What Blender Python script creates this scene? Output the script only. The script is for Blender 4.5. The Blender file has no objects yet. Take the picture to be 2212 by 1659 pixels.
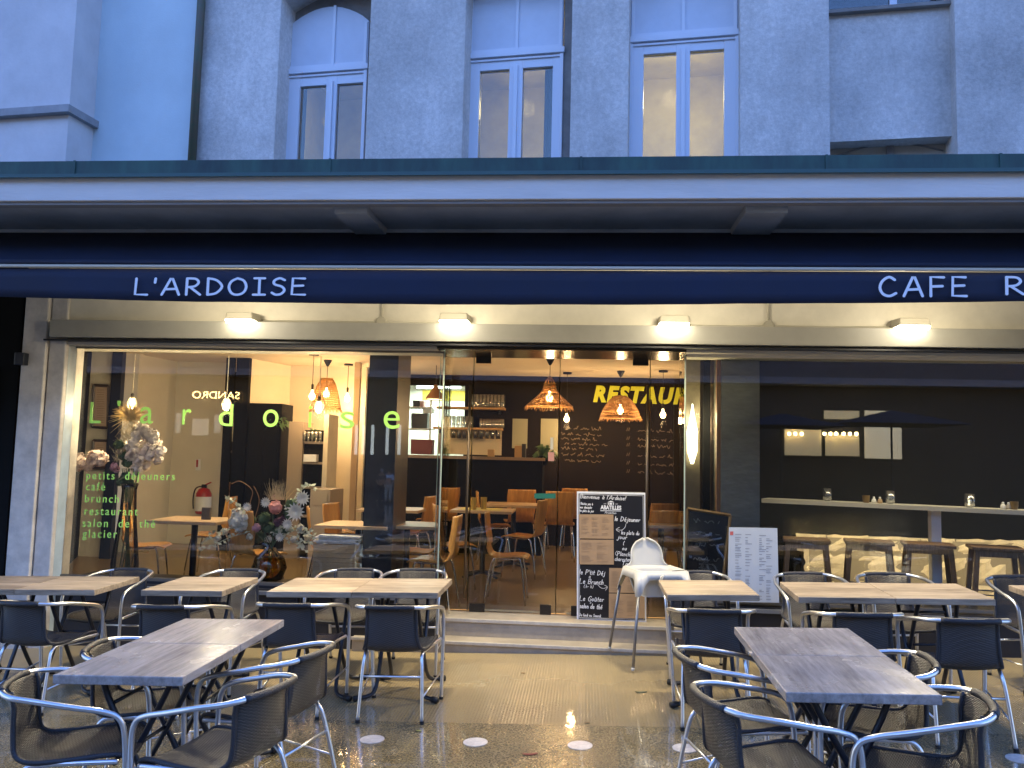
import bpy, bmesh, math, random
from mathutils import Vector, Matrix
random.seed(7)
PI=math.pi
S=bpy.context.scene; COL=S.collection
# ---------------------------------------------------------------- camera
F_PX=1793.33; PITCH=8.7197e-2; YAW=8.98671e-2; ROLL=2.44066e-2; HC=1.65007
TX=0.031546; TY=0.016593           # slope of the pavement along x and y
_F=Vector((-math.sin(YAW)*math.cos(PITCH),math.cos(YAW)*math.cos(PITCH),math.sin(PITCH)))
_r=Vector((math.cos(YAW),math.sin(YAW),0)); _u=_r.cross(_F)
_R=_r*math.cos(ROLL)+_u*math.sin(ROLL); _U=-_r*math.sin(ROLL)+_u*math.cos(ROLL)
cam=bpy.data.cameras.new('camera'); co=bpy.data.objects.new('camera',cam); COL.objects.link(co)
M3=Matrix((_R,_U,-_F)).transposed()
co.matrix_world=Matrix.Translation((0,0,HC))@M3.to_4x4()
cam.sensor_width=36; cam.lens=F_PX/2212*36; cam.clip_end=500; cam.clip_start=.05
S.camera=co
# ---------------------------------------------------------------- world, sun, exposure
w=bpy.data.worlds.new("World"); S.world=w; w.use_nodes=True
nt=w.node_tree; bg=nt.nodes['Background']; sky=nt.nodes.new('ShaderNodeTexSky'); sky.sky_type='NISHITA'
sky.sun_disc=False; sky.sun_elevation=math.radians(7); sky.sun_rotation=math.radians(0)
sky.ozone_density=3.0; sky.air_density=1.3; sky.dust_density=.3
mxs=nt.nodes.new('ShaderNodeMix'); mxs.data_type='RGBA'; mxs.blend_type='MULTIPLY'; mxs.inputs[0].default_value=1; mxs.inputs[7].default_value=(.80,.84,1.36,1)   # dusk blue
nt.links.new(sky.outputs[0],mxs.inputs[6]); nt.links.new(mxs.outputs[2],bg.inputs[0]); bg.inputs[1].default_value=0.15
S.view_settings.view_transform='Standard'; S.view_settings.look='None'; S.view_settings.exposure=2.6; S.view_settings.gamma=1
S.render.resolution_x=1024; S.render.resolution_y=768
sun=bpy.data.lights.new('sun','SUN'); sun.energy=.03; sun.angle=math.radians(20); sun.color=(.55,.7,1)
so=bpy.data.objects.new('sun',sun); COL.objects.link(so); so.rotation_euler=(math.radians(50),0,math.radians(-15)); so.location=(0,-10,20)
WARM=(1,.80,.50); AMBER=(1,.61,.28)
# ---------------------------------------------------------------- pixel -> point on a real plane (2212x1659 measuring frame)
def ray(px,py): return _F+_R*((px-1106)/F_PX)-_U*((py-829.5)/F_PX)
def at(px,py,Y): d=ray(px,py); k=Y/d.y; return Vector((d.x*k,Y,HC+d.z*k))
def onz(px,py,z): d=ray(px,py); k=(z-HC)/d.z; return Vector((d.x*k,d.y*k,z))
def gz(x,y): return TX*x+TY*(y-5)
def atg(px,py,h=0):
    d=ray(px,py); k=(HC-h+TY*5)/(TX*d.x+TY*d.y-d.z); return Vector((d.x*k,d.y*k,HC+d.z*k))
# ---------------------------------------------------------------- materials
_m={}
def mat(name,col,rough=.6,metal=0,var=0,vscale=4,bump=0,bscale=40,stretch=None,col2=None,emit=0,trans=0,spec=.5,coat=0,ecol=None,detail=5):
    if name in _m: return _m[name]
    m=bpy.data.materials.new(name); m.use_nodes=True; t=m.node_tree; b=t.nodes['Principled BSDF']; L=t.links.new
    b.inputs['Base Color'].default_value=(*col,1); b.inputs['Roughness'].default_value=rough; b.inputs['Metallic'].default_value=metal
    b.inputs['Specular IOR Level'].default_value=spec
    if coat: b.inputs['Coat Weight'].default_value=coat; b.inputs['Coat Roughness'].default_value=.1
    if trans: b.inputs['Transmission Weight'].default_value=trans
    if emit:
        b.inputs['Emission Color'].default_value=(*(ecol or col),1); b.inputs['Emission Strength'].default_value=emit
    if var or bump or col2:
        tc=t.nodes.new('ShaderNodeTexCoord'); mp=t.nodes.new('ShaderNodeMapping'); L(tc.outputs['Object'],mp.inputs[0])
        if stretch: mp.inputs['Scale'].default_value=stretch
    if var or col2:
        n=t.nodes.new('ShaderNodeTexNoise'); n.inputs['Scale'].default_value=vscale; n.inputs['Detail'].default_value=detail; n.inputs['Roughness'].default_value=.65
        L(mp.outputs[0],n.inputs['Vector'])
        r=t.nodes.new('ShaderNodeValToRGB'); r.color_ramp.elements[0].position=.32; r.color_ramp.elements[1].position=.68
        c2=col2 or tuple(c*(1-var) for c in col); c1=col if col2 else tuple(min(1,c*(1+var)) for c in col)
        r.color_ramp.elements[0].color=(*c2,1); r.color_ramp.elements[1].color=(*c1,1)
        L(n.outputs['Fac'],r.inputs[0]); L(r.outputs[0],b.inputs['Base Color'])
        mr=t.nodes.new('ShaderNodeMapRange'); mr.inputs[3].default_value=max(.02,rough-.08); mr.inputs[4].default_value=min(1,rough+.1)
        L(n.outputs['Fac'],mr.inputs[0]); L(mr.outputs[0],b.inputs['Roughness'])
    if bump:
        n2=t.nodes.new('ShaderNodeTexNoise'); n2.inputs['Scale'].default_value=bscale; n2.inputs['Detail'].default_value=4; L(mp.outputs[0],n2.inputs['Vector'])
        bp=t.nodes.new('ShaderNodeBump'); bp.inputs['Strength'].default_value=bump; bp.inputs['Distance'].default_value=.01
        L(n2.outputs['Fac'],bp.inputs['Height']); L(bp.outputs[0],b.inputs['Normal'])
    _m[name]=m; return m
def glass(name,tint=(1,1,1),rough=.0,ior=1.5,film=0,boost=0.0):
    if name in _m: return _m[name]
    m=bpy.data.materials.new(name); m.use_nodes=True; t=m.node_tree; L=t.links.new
    for n in list(t.nodes):
        if n.type!='OUTPUT_MATERIAL': t.nodes.remove(n)
    o=t.nodes['Material Output']; tr=t.nodes.new('ShaderNodeBsdfTransparent'); tr.inputs[0].default_value=(*tint,1)
    gl=t.nodes.new('ShaderNodeBsdfGlossy'); gl.inputs['Roughness'].default_value=rough
    fr=t.nodes.new('ShaderNodeFresnel'); fr.inputs[0].default_value=ior; mx=t.nodes.new('ShaderNodeMixShader')
    fac=fr.outputs[0]
    if boost:
        ma=t.nodes.new('ShaderNodeMath'); ma.operation='ADD'; ma.use_clamp=True; ma.inputs[1].default_value=boost; L(fac,ma.inputs[0]); fac=ma.outputs[0]
    L(fac,mx.inputs[0]); L(tr.outputs[0],mx.inputs[1]); L(gl.outputs[0],mx.inputs[2])
    last=mx.outputs[0]
    if film:
        df=t.nodes.new('ShaderNodeBsdfDiffuse'); df.inputs[0].default_value=(.6,.6,.6,1); m2=t.nodes.new('ShaderNodeMixShader')
        tc=t.nodes.new('ShaderNodeTexCoord'); n=t.nodes.new('ShaderNodeTexNoise'); n.inputs['Scale'].default_value=1.3; n.inputs['Detail'].default_value=6; L(tc.outputs['Object'],n.inputs[0])
        mr=t.nodes.new('ShaderNodeMapRange'); mr.inputs[1].default_value=.4; mr.inputs[2].default_value=.8; mr.inputs[3].default_value=0; mr.inputs[4].default_value=film; L(n.outputs['Fac'],mr.inputs[0])
        L(mr.outputs[0],m2.inputs[0]); L(last,m2.inputs[1]); L(df.outputs[0],m2.inputs[2]); last=m2.outputs[0]
    L(last,o.inputs[0]); _m[name]=m; return m
def emis(name,col,s):
    if name in _m: return _m[name]
    m=bpy.data.materials.new(name); m.use_nodes=True; t=m.node_tree
    b=t.nodes['Principled BSDF']; b.inputs['Base Color'].default_value=(*col,1); b.inputs['Emission Color'].default_value=(*col,1); b.inputs['Emission Strength'].default_value=s
    _m[name]=m; return m
# ---------------------------------------------------------------- mesh builder
class MB:
    def __init__(s,xf=None): s.v=[]; s.f=[]; s.xf=xf
    def add(s,vs,fs):
        n=len(s.v); s.v+= [Vector(v) for v in vs]; s.f+=[tuple(i+n for i in f) for f in fs]; return s
    def box(s,a,b):
        x0,x1=sorted((a[0],b[0])); y0,y1=sorted((a[1],b[1])); z0,z1=sorted((a[2],b[2]))
        return s.add([(x0,y0,z0),(x1,y0,z0),(x1,y1,z0),(x0,y1,z0),(x0,y0,z1),(x1,y0,z1),(x1,y1,z1),(x0,y1,z1)],
            [(0,3,2,1),(4,5,6,7),(0,1,5,4),(1,2,6,5),(2,3,7,6),(3,0,4,7)])
    def hexa(s,bot,top):
        n=len(bot); vs=list(bot)+list(top)
        return s.add(vs,[tuple(range(n))[::-1],tuple(range(n,2*n))]+[(i,(i+1)%n,(i+1)%n+n,i+n) for i in range(n)])
    def extr(s,poly,d): # planar polygon extruded by vector d
        d=Vector(d); return s.hexa([Vector(p) for p in poly],[Vector(p)+d for p in poly])
    def tube(s,pts,r,n=8,closed=False,caps=True):
        pts=[Vector(p) for p in pts]; N=len(pts); rr=r if isinstance(r,(list,tuple)) else [r]*N
        rings=[]; up=None
        for i,p in enumerate(pts):
            a=pts[(i-1)%N] if (i>0 or closed) else p; b=pts[(i+1)%N] if (i<N-1 or closed) else p
            t=(b-a); t=t.normalized() if t.length>1e-9 else Vector((0,0,1))
            if up is None: up=Vector((0,0,1)) if abs(t.z)<.9 else Vector((1,0,0))
            x=t.cross(up); 
            if x.length<1e-6: x=t.orthogonal()
            x.normalize(); up=x.cross(t).normalized()
            rings.append([p+(x*math.cos(2*PI*k/n)+up*math.sin(2*PI*k/n))*rr[i] for k in range(n)])
        vs=[q for g in rings for q in g]; fs=[]
        for i in range(N if closed else N-1):
            j=(i+1)%N
            for k in range(n): fs.append((i*n+k,i*n+(k+1)%n,j*n+(k+1)%n,j*n+k))
        if caps and not closed: fs+=[tuple(range(n))[::-1],tuple((N-1)*n+k for k in range(n))]
        return s.add(vs,fs)
    def lathe(s,prof,c=(0,0,0),n=16,caps=True):
        c=Vector(c); vs=[]; fs=[]
        for (r,z) in prof: vs+=[c+Vector((max(r,1e-4)*math.cos(2*PI*k/n),max(r,1e-4)*math.sin(2*PI*k/n),z)) for k in range(n)]
        for i in range(len(prof)-1):
            for k in range(n): fs.append((i*n+k,i*n+(k+1)%n,(i+1)*n+(k+1)%n,(i+1)*n+k))
        if caps: fs+=[tuple(range(n))[::-1],tuple((len(prof)-1)*n+k for k in range(n))]
        return s.add(vs,fs)
    def ball(s,c,r,n=10,sc=(1,1,1)):
        pr=[(math.sin(PI*i/(n//2+2))*1,-math.cos(PI*i/(n//2+2))) for i in range(n//2+3)]
        m=MB().lathe(pr,n=n,caps=False); return s.add([Vector((v.x*r*sc[0]+c[0],v.y*r*sc[1]+c[1],v.z*r*sc[2]+c[2])) for v in m.v],m.f)
    def sheet(s,grid,th=0,nrm=None):  # grid[i][j] points; optional thickness along -normal vector
        R=len(grid); C=len(grid[0]); vs=[Vector(p) for row in grid for p in row]
        fs=[(i*C+j,i*C+j+1,(i+1)*C+j+1,(i+1)*C+j) for i in range(R-1) for j in range(C-1)]
        s.add(vs,fs)
        return s
    def merge(s,o,M=None):
        return s.add([(M@v) if M else v for v in o.v],o.f)
    def build(s,name,m,parent=None,smooth=False,bevel=0,solid=0,local=False):
        vs=[s.xf(v) for v in s.v] if s.xf else s.v
        off=Vector((0,0,0)); p=parent
        if not local:
            while p is not None: off+=p.location; p=p.parent
        me=bpy.data.meshes.new(name); me.from_pydata([v-off for v in vs],[],s.f); me.update()
        bm=bmesh.new(); bm.from_mesh(me)
        if not solid and any(len(f)>0 for f in s.f): bmesh.ops.recalc_face_normals(bm,faces=bm.faces)
        bm.to_mesh(me); bm.free()
        if smooth: me.shade_smooth()
        me.materials.append(m)
        o=bpy.data.objects.new(name,me); COL.objects.link(o); o.parent=parent
        if solid:
            md=o.modifiers.new('s','SOLIDIFY'); md.thickness=solid; md.offset=0
        if bevel:
            md=o.modifiers.new('b','BEVEL'); md.width=bevel; md.segments=2; md.limit_method='ANGLE'
        return o
def tag(o,label=None,cat=None,group=None,kind=None):
    if label: o['label']=label
    if cat: o['category']=cat
    if group: o['group']=group
    if kind: o['kind']=kind
    return o
def thing(name,label,cat,loc=(0,0,0),rot=None,group=None):
    o=bpy.data.objects.new(name,None); COL.objects.link(o); o.location=loc; o.empty_display_size=.1
    if rot: o.rotation_euler=rot
    return tag(o,label,cat,group)
def copy_tree(o,parent=None):
    c=o.copy(); COL.objects.link(c); c.parent=parent
    for ch in list(KIDS(o)): copy_tree(ch,c)
    return c
def KIDS(o): return [x for x in bpy.data.objects if x.parent==o]
def smooth_path(pts,k=6,closed=False):
    P=[Vector(p) for p in pts]; N=len(P); out=[]
    for i in range(N if closed else N-1):
        g=lambda j: P[j%N] if closed else P[min(max(j,0),N-1)]
        p0,p1,p2,p3=g(i-1),g(i),g(i+1),g(i+2)
        for q in range(k):
            t=q/k; out.append(.5*((2*p1)+(p2-p0)*t+(2*p0-5*p1+4*p2-p3)*t*t+(3*p1-p0-3*p2+p3)*t**3))
    if not closed: out.append(P[-1])
    return out
# ---------------------------------------------------------------- lettering
GL={ 'A':'0,0 .42,1 .5,1 .85,0|.16,.33 .72,.36','B':'0,0 0,1|0,1 .4,1 .55,.78 .38,.55 0,.52|.38,.55 .62,.3 .42,.02 0,0','C':'.7,.85 .45,1 .15,.8 .02,.45 .15,.12 .45,0 .75,.15','D':'.03,0 .03,1|.03,1 .45,.88 .72,.5 .45,.1 .03,0',
'E':'.62,.98 .05,1 .02,.02 .65,0|.04,.53 .55,.55','F':'.02,0 .03,1 .62,.98|.03,.5 .55,.52','G':'.7,.85 .4,1 .05,.6 .1,.15 .45,0 .7,.2 .7,.42 .4,.42','H':'0,0 0,1|.6,0 .6,1|0,.5 .6,.5','I':'.05,1 .55,1|.3,1 .3,0|.02,0 .58,0','L':'.03,1 0,.02 .6,0','N':'0,0 0,1 .6,0 .6,1','O':'~.4,1 .1,.8 0,.45 .14,.1 .42,0 .72,.14 .84,.5 .7,.86 .4,1',
'P':'.03,0 .03,1|.03,1 .5,.95 .6,.7 .4,.5 .03,.48','R':'.02,0 .03,1|.03,1 .45,.97 .6,.75 .42,.52 .03,.46|.2,.46 .7,0','S':'~.6,.88 .36,1 .1,.85 .12,.63 .45,.5 .6,.28 .45,.05 .2,0 0,.12','T':'0,1 .7,1|.35,1 .35,0','U':'0,1 .02,.2 .3,0 .58,.2 .6,1',
"'":'.05,1 .03,.74','(':'~.2,1.05 .02,.6 .05,.2 .2,-.1',')':'~0,1.05 .2,.6 .15,.2 0,-.1','!':'.1,1 .06,.3|.04,.05 .05,0','.':'.02,.03 .05,0','-':'0,.4 .3,.4',
'a':'~.42,.5 .2,.55 .02,.25 .18,0 .42,.3 .42,.5|.42,.5 .42,.1 .5,0','b':'0,1 0,0|~0,.3 .22,.52 .4,.28 .25,0 0,.08','c':'~.38,.48 .15,.52 .02,.22 .18,0 .38,.08','d':'~.4,.45 .18,.52 .02,.22 .18,0 .4,.15|.42,1 .42,0','e':'~0,.28 .38,.33 .24,.54 .04,.4 .06,.08 .24,0 .42,.1','f':'~.35,.95 .18,1 .12,.6 .12,0|0,.52 .3,.54','g':'~.4,.5 .15,.52 .02,.25 .2,.05 .4,.3|~.4,.5 .4,-.2 .2,-.38 0,-.25','h':'0,1 0,0|~0,.3 .2,.52 .35,.4 .36,0','i':'.03,.5 .03,0|.03,.72 .04,.68','j':'~.2,.5 .2,-.2 .05,-.35 -.08,-.25|.2,.72 .21,.68','l':'.03,1 .03,0','m':'0,.5 0,0|~0,.3 .15,.52 .26,.35 .26,0|~.26,.3 .42,.52 .54,.35 .54,0','n':'0,.5 0,0|~0,.3 .18,.52 .34,.38 .35,0','o':'~.2,.52 .02,.28 .2,0 .4,.25 .2,.52','p':'0,.5 0,-.4|~0,.3 .2,.52 .4,.28 .22,0 0,.08','q':'~.4,.5 .15,.52 .02,.25 .2,.05 .4,.3|.4,.5 .4,-.4','r':'0,.5 0,0|~0,.28 .14,.5 .32,.48','s':'~.32,.46 .12,.52 .06,.34 .3,.2 .2,0 0,.06','t':'.15,.85 .15,.1 .3,0|0,.52 .32,.54','u':'~0,.5 .02,.1 .18,0 .36,.2 .38,.5|.38,.5 .4,0','v':'0,.5 .18,0 .36,.5','x':'0,.5 .34,0|.34,.5 0,0','y':'0,.5 .2,.05|.38,.5 .1,-.38','z':'0,.5 .34,.5 0,0 .34,0'}
GL['é']=GL['e']+'|.18,.68 .32,.85'; GL['û']=GL['u']+'|.05,.65 .2,.82 .34,.65'; GL['à']=GL['a']+'|.1,.85 .25,.68'; GL['è']=GL['e']+'|.1,.85 .25,.68'
RIB=[0,Vector((0,-1,0))]
def ribbon(mb,pts,wd,P,dz=0):
    """pts: 2d list; P maps (u,v) to world; flat rounded stroke"""
    n=len(pts)
    L=[];Rr=[]
    for i in range(n):
        a=pts[max(i-1,0)]; b=pts[min(i+1,n-1)]; dx=b[0]-a[0]; dy=b[1]-a[1]; l=math.hypot(dx,dy) or 1; nx,ny=-dy/l*wd/2,dx/l*wd/2
        L.append((pts[i][0]+nx,pts[i][1]+ny)); Rr.append((pts[i][0]-nx,pts[i][1]-ny))
    RIB[0]=(RIB[0]+1)%5; of=RIB[1]*(.00045*RIB[0])
    vs=[P(*q)+of for q in L]+[P(*q)+of for q in Rr]; fs=[(i,i+1,n+i+1,n+i) for i in range(n-1)]
    mb.add(vs,fs)
    for ci,q in enumerate((pts[0],pts[-1])):
        k=8; oc=of+RIB[1]*(.00015*(ci+1)); mb.add([P(q[0]+wd/2*math.cos(2*PI*j/k),q[1]+wd/2*math.sin(2*PI*j/k))+oc for j in range(k)],[tuple(range(k))])
def write(mb,text,u,v,h,P,wd=.1,sp=.28,slant=0,jit=0,wscale=1):
    x=u
    for ch in text:
        if ch==' ': x+=h*.55*wscale; continue
        g=GL.get(ch) or GL.get(ch.upper()) or ''
        mxx=0
        for st in g.split('|'):
            if not st: continue
            sm=st.startswith('~'); st=st.lstrip('~')
            pts=[tuple(map(float,p.split(','))) for p in st.split()]
            mxx=max(mxx,max(p[0] for p in pts))
            if sm or len(pts)>4: pts=[(q.x,q.y) for q in smooth_path([(a,b,0) for a,b in pts],4)]
            jx=random.uniform(-jit,jit); jy=random.uniform(-jit,jit)
            pts=[(x+(a+slant*b+jx)*h*wscale,v+(b+jy)*h) for a,b in pts]
            ribbon(mb,pts,wd*h,P)
        x+=(mxx+sp)*h*wscale
    return x
def squiggle(mb,u,v,wdt,h,P,wd):
    x=u
    while x<u+wdt:
        n=random.randint(3,7); pts=[]
        for i in range(n*2):
            pts.append((x,v+random.uniform(0,h)*(1 if random.random()<.8 else 1.7))); x+=h*random.uniform(.25,.5)
            if x>u+wdt: break
        if len(pts)>1: ribbon(mb,[(q.x,q.y) for q in smooth_path([(a,b,0) for a,b in pts],3)],wd,P)
        x+=h*.8
def fonttext(s,size,bold=0,shear=0,space=1,extrude=.0015):
    cu=bpy.data.curves.new('t','FONT'); cu.body=s; cu.size=size; cu.offset=bold; cu.shear=shear; cu.space_character=space; cu.extrude=extrude; cu.resolution_u=4
    o=bpy.data.objects.new('t',cu); COL.objects.link(o)
    dg=bpy.context.evaluated_depsgraph_get(); dg.update(); me=bpy.data.meshes.new_from_object(o.evaluated_get(dg))
    bpy.data.objects.remove(o); bpy.data.curves.remove(cu)
    return [Vector(v.co) for v in me.vertices],[tuple(p.vertices) for p in me.polygons]
def fontmb(mb,s,size,P,fitw=None,fith=None,**k):
    vs,fs=fonttext(s,size,**k)
    x0=min(v.x for v in vs); x1=max(v.x for v in vs); y0=min(v.y for v in vs) if fith else 0; y1=max(v.y for v in vs)
    sx=fitw/(x1-x0) if fitw else 1; sy=fith/(y1-y0) if fith else 1
    mb.add([P((v.x-x0)*sx,(v.y-y0)*sy)+Vector((0,v.z,0)) for v in vs],fs); return mb
def plane_xz(o,ex=Vector((1,0,0)),ez=Vector((0,0,1))): return lambda u,v: o+ex*u+ez*v
# ---------------------------------------------------------------- common materials
m_alu=mat('brushed_aluminium',(.70,.71,.74),.33,1,bump=.05,bscale=90)
m_black=mat('black_painted_steel',(.012,.014,.02),.35)
m_rubber=mat('black_rubber',(.01,.01,.01),.6)
m_white=mat('white_paint',(.78,.79,.8),.45,var=.06,vscale=6)
m_cream=mat('cream_plaster',(.62,.55,.42),.8,var=.12,vscale=2,bump=.15,bscale=60)
m_ceil=mat('ceiling_plaster',(.75,.66,.52),.9)
m_ply=mat('bent_plywood',(.50,.24,.055),.35,var=.25,vscale=6,stretch=(4,4,.6),coat=.3)
m_chrome=mat('chrome_tube',(.8,.8,.8),.12,1)
m_dark=mat('charcoal_paint',(.005,.0052,.005),.8,var=.3,vscale=3,spec=.15)
m_glass=glass('clear_glass',(.96,.98,.97),film=.003,boost=.022)
m_tumbler=glass('tumbler_glass',(.93,.95,.94),boost=.25,rough=.05,film=.4)
m_wood=mat('shelf_wood',(.42,.24,.09),.5,var=.3,vscale=8,stretch=(1,6,6))
m_stoolwood=mat('stool_wood',(.22,.13,.065),.5,var=.35,vscale=10,stretch=(6,6,1))
m_metalgrey=mat('door_rail_metal',(.22,.2,.17),.4,.7)
# ================================================================= SETTING: pavement
def ground_mat():
    m=bpy.data.materials.new('wet_paving'); m.use_nodes=True; t=m.node_tree; b=t.nodes['Principled BSDF']; L=t.links.new
    tc=t.nodes.new('ShaderNodeTexCoord'); sx=t.nodes.new('ShaderNodeSeparateXYZ'); L(tc.outputs['Object'],sx.inputs[0])
    # mask of the ribbed strip near the step (object y between 5.3 and 7.1)
    gt=t.nodes.new('ShaderNodeMath'); gt.operation='GREATER_THAN'; gt.inputs[1].default_value=5.32; L(sx.outputs['Y'],gt.inputs[0])
    n1=t.nodes.new('ShaderNodeTexNoise'); n1.inputs['Scale'].default_value=90; n1.inputs['Detail'].default_value=3; L(tc.outputs['Object'],n1.inputs[0])
    n2=t.nodes.new('ShaderNodeTexNoise'); n2.inputs['Scale'].default_value=1.6; n2.inputs['Detail'].default_value=6; L(tc.outputs['Object'],n2.inputs[0])
    r=t.nodes.new('ShaderNodeValToRGB'); r.color_ramp.elements[0].position=.35; r.color_ramp.elements[1].position=.7
    r.color_ramp.elements[0].color=(.14,.115,.06,1); r.color_ramp.elements[1].color=(.42,.35,.21,1); L(n1.outputs['Fac'],r.inputs[0])
    r2=t.nodes.new('ShaderNodeValToRGB'); r2.color_ramp.elements[0].color=(.75,.75,.75,1); r2.color_ramp.elements[1].color=(1.15,1.1,1.0,1); L(n2.outputs['Fac'],r2.inputs[0])
    mx=t.nodes.new('ShaderNodeMix'); mx.data_type='RGBA'; mx.blend_type='MULTIPLY'; mx.inputs[0].default_value=1; L(r.outputs[0],mx.inputs[6]); L(r2.outputs[0],mx.inputs[7])
    mz=t.nodes.new('ShaderNodeMix'); mz.data_type='RGBA'; mz.inputs[7].default_value=(.34,.27,.15,1); L(gt.outputs[0],mz.inputs[0]); L(mx.outputs[2],mz.inputs[6])
    rm=t.nodes.new('ShaderNodeMix'); rm.data_type='RGBA'; rm.blend_type='MULTIPLY'; rm.inputs[0].default_value=.8; L(mz.outputs[2],rm.inputs[6]); L(r2.outputs[0],rm.inputs[7])
    L(rm.outputs[2],b.inputs['Base Color'])
    wm=t.nodes.new('ShaderNodeMapRange'); wm.interpolation_type='SMOOTHSTEP'; wm.inputs[1].default_value=5.0; wm.inputs[2].default_value=6.9; wm.inputs[3].default_value=.85; wm.inputs[4].default_value=1.05  # base colour darkens away from the step, painting the lamps' falloff
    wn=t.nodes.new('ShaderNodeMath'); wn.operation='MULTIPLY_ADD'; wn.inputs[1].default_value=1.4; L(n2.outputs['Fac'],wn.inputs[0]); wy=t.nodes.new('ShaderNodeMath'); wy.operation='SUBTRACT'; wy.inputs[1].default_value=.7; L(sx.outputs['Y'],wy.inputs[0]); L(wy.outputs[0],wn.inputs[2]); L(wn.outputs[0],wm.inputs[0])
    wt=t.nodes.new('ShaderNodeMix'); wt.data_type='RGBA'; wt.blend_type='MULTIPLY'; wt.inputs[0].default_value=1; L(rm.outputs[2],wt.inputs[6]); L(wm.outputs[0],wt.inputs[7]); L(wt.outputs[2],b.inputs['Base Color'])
    # roughness: puddled and glossy in front, damp on the ribs
    mr=t.nodes.new('ShaderNodeMapRange'); mr.inputs[1].default_value=.35; mr.inputs[2].default_value=.65; mr.inputs[3].default_value=.03; mr.inputs[4].default_value=.13; L(n2.outputs['Fac'],mr.inputs[0])
    mr2=t.nodes.new('ShaderNodeMapRange'); mr2.inputs[1].default_value=5.5; mr2.inputs[2].default_value=6.9; mr2.inputs[3].default_value=0.0; mr2.inputs[4].default_value=.35; L(sx.outputs['Y'],mr2.inputs[0])
    ad=t.nodes.new('ShaderNodeMath'); ad.operation='ADD'; L(mr.outputs[0],ad.inputs[0]); L(mr2.outputs[0],ad.inputs[1]); L(ad.outputs[0],b.inputs['Roughness'])
    wv=t.nodes.new('ShaderNodeMath'); wv.operation='MULTIPLY'; wv.inputs[1].default_value=2*PI/.021; L(sx.outputs['X'],wv.inputs[0])
    sn=t.nodes.new('ShaderNodeMath'); sn.operation='SINE'; L(wv.outputs[0],sn.inputs[0])
    ms=t.nodes.new('ShaderNodeMath'); ms.operation='MULTIPLY'; L(sn.outputs[0],ms.inputs[0]); L(gt.outputs[0],ms.inputs[1])
    m2=t.nodes.new('ShaderNodeMath'); m2.operation='MULTIPLY_ADD'; m2.inputs[1].default_value=.35; L(ms.outputs[0],m2.inputs[0]); L(n1.outputs['Fac'],m2.inputs[2])
    bp=t.nodes.new('ShaderNodeBump'); bp.inputs['Strength'].default_value=.32; bp.inputs['Distance'].default_value=.006; L(m2.outputs[0],bp.inputs['Height']); L(bp.outputs[0],b.inputs['Normal'])
    b.inputs['Specular IOR Level'].default_value=.6
    cw=t.nodes.new('ShaderNodeMapRange'); cw.interpolation_type='SMOOTHSTEP'; cw.inputs[1].default_value=.36; cw.inputs[2].default_value=.56; cw.inputs[3].default_value=.25; cw.inputs[4].default_value=1; L(n2.outputs['Fac'],cw.inputs[0])
    cy=t.nodes.new('ShaderNodeMapRange'); cy.interpolation_type='SMOOTHSTEP'; cy.inputs[1].default_value=5.0; cy.inputs[2].default_value=6.2; cy.inputs[3].default_value=1; cy.inputs[4].default_value=.0; L(sx.outputs['Y'],cy.inputs[0])
    cm=t.nodes.new('ShaderNodeMath'); cm.operation='MULTIPLY'; L(cw.outputs[0],cm.inputs[0]); L(cy.outputs[0],cm.inputs[1]); L(cm.outputs[0],b.inputs['Coat Weight']); b.inputs['Coat Roughness'].default_value=.04; b.inputs['Coat IOR'].default_value=1.6
    wb=t.nodes.new('ShaderNodeTexNoise'); wb.inputs['Scale'].default_value=14; wb.inputs['Detail'].default_value=3; L(tc.outputs['Object'],wb.inputs[0])
    cb_=t.nodes.new('ShaderNodeBump'); cb_.inputs['Strength'].default_value=.10; cb_.inputs['Distance'].default_value=.006; L(wb.outputs['Fac'],cb_.inputs['Height']); L(cb_.outputs[0],b.inputs['Coat Normal'])
    return m
g=MB(); X0,X1,Y0,Y1=-45,45,-60,7.6
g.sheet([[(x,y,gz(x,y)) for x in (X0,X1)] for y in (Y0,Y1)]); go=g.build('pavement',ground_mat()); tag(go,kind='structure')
# round white floor markers
disc0=None
for i,(px,py,lab) in enumerate([(804,1598,'round white floor marker on wet paving by a blue lit chair leg, leftmost one'),(1027,1604,'round white floor marker on open wet paving, second from left'),(1253,1611,'round white floor marker under the amber lamp reflection on wet paving'),(1480,1617,'round white floor marker half behind the legs of the right wicker chair'),(2204,1640,'round white floor marker cut by the right edge of the picture')]):
    p=atg(px,py)
    if disc0 is None:
        d=MB().lathe([(.072,0),(.072,.003),(.07,.0035)],n=32); disc0=d.build('floor_marker',mat('white_marker_paint',(.55,.51,.48),.35,var=.2,vscale=30),local=True); o=disc0
    else: o=disc0.copy(); COL.objects.link(o)
    o.location=(p.x,p.y,p.z+.001); o.rotation_euler=(TY,-TX,0); tag(o,lab,'floor marker','round white floor markers')
for px,py,c,l,a in [(1145,1630,(.18,.02,.01),'red brown fallen leaf lying on the wet paving',.3),(1385,1496,(.05,.06,.03),'small dark twig leaf lying on the ribbed paving',-.3)]:
    p=atg(px,py); mb=MB(); pts=[]
    for k in range(10):
        a2=2*PI*k/10; pts.append((p.x+.045*math.cos(a2),p.y+.016*math.sin(a2)+.01*math.cos(a2),p.z+.004+.004*math.cos(2*a2)))
    mb.extr(pts,(0,0,.002)); tag(mb.build('fallen_leaf',mat('leaf%d'%px,c,.5)),l,'leaf')
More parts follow.
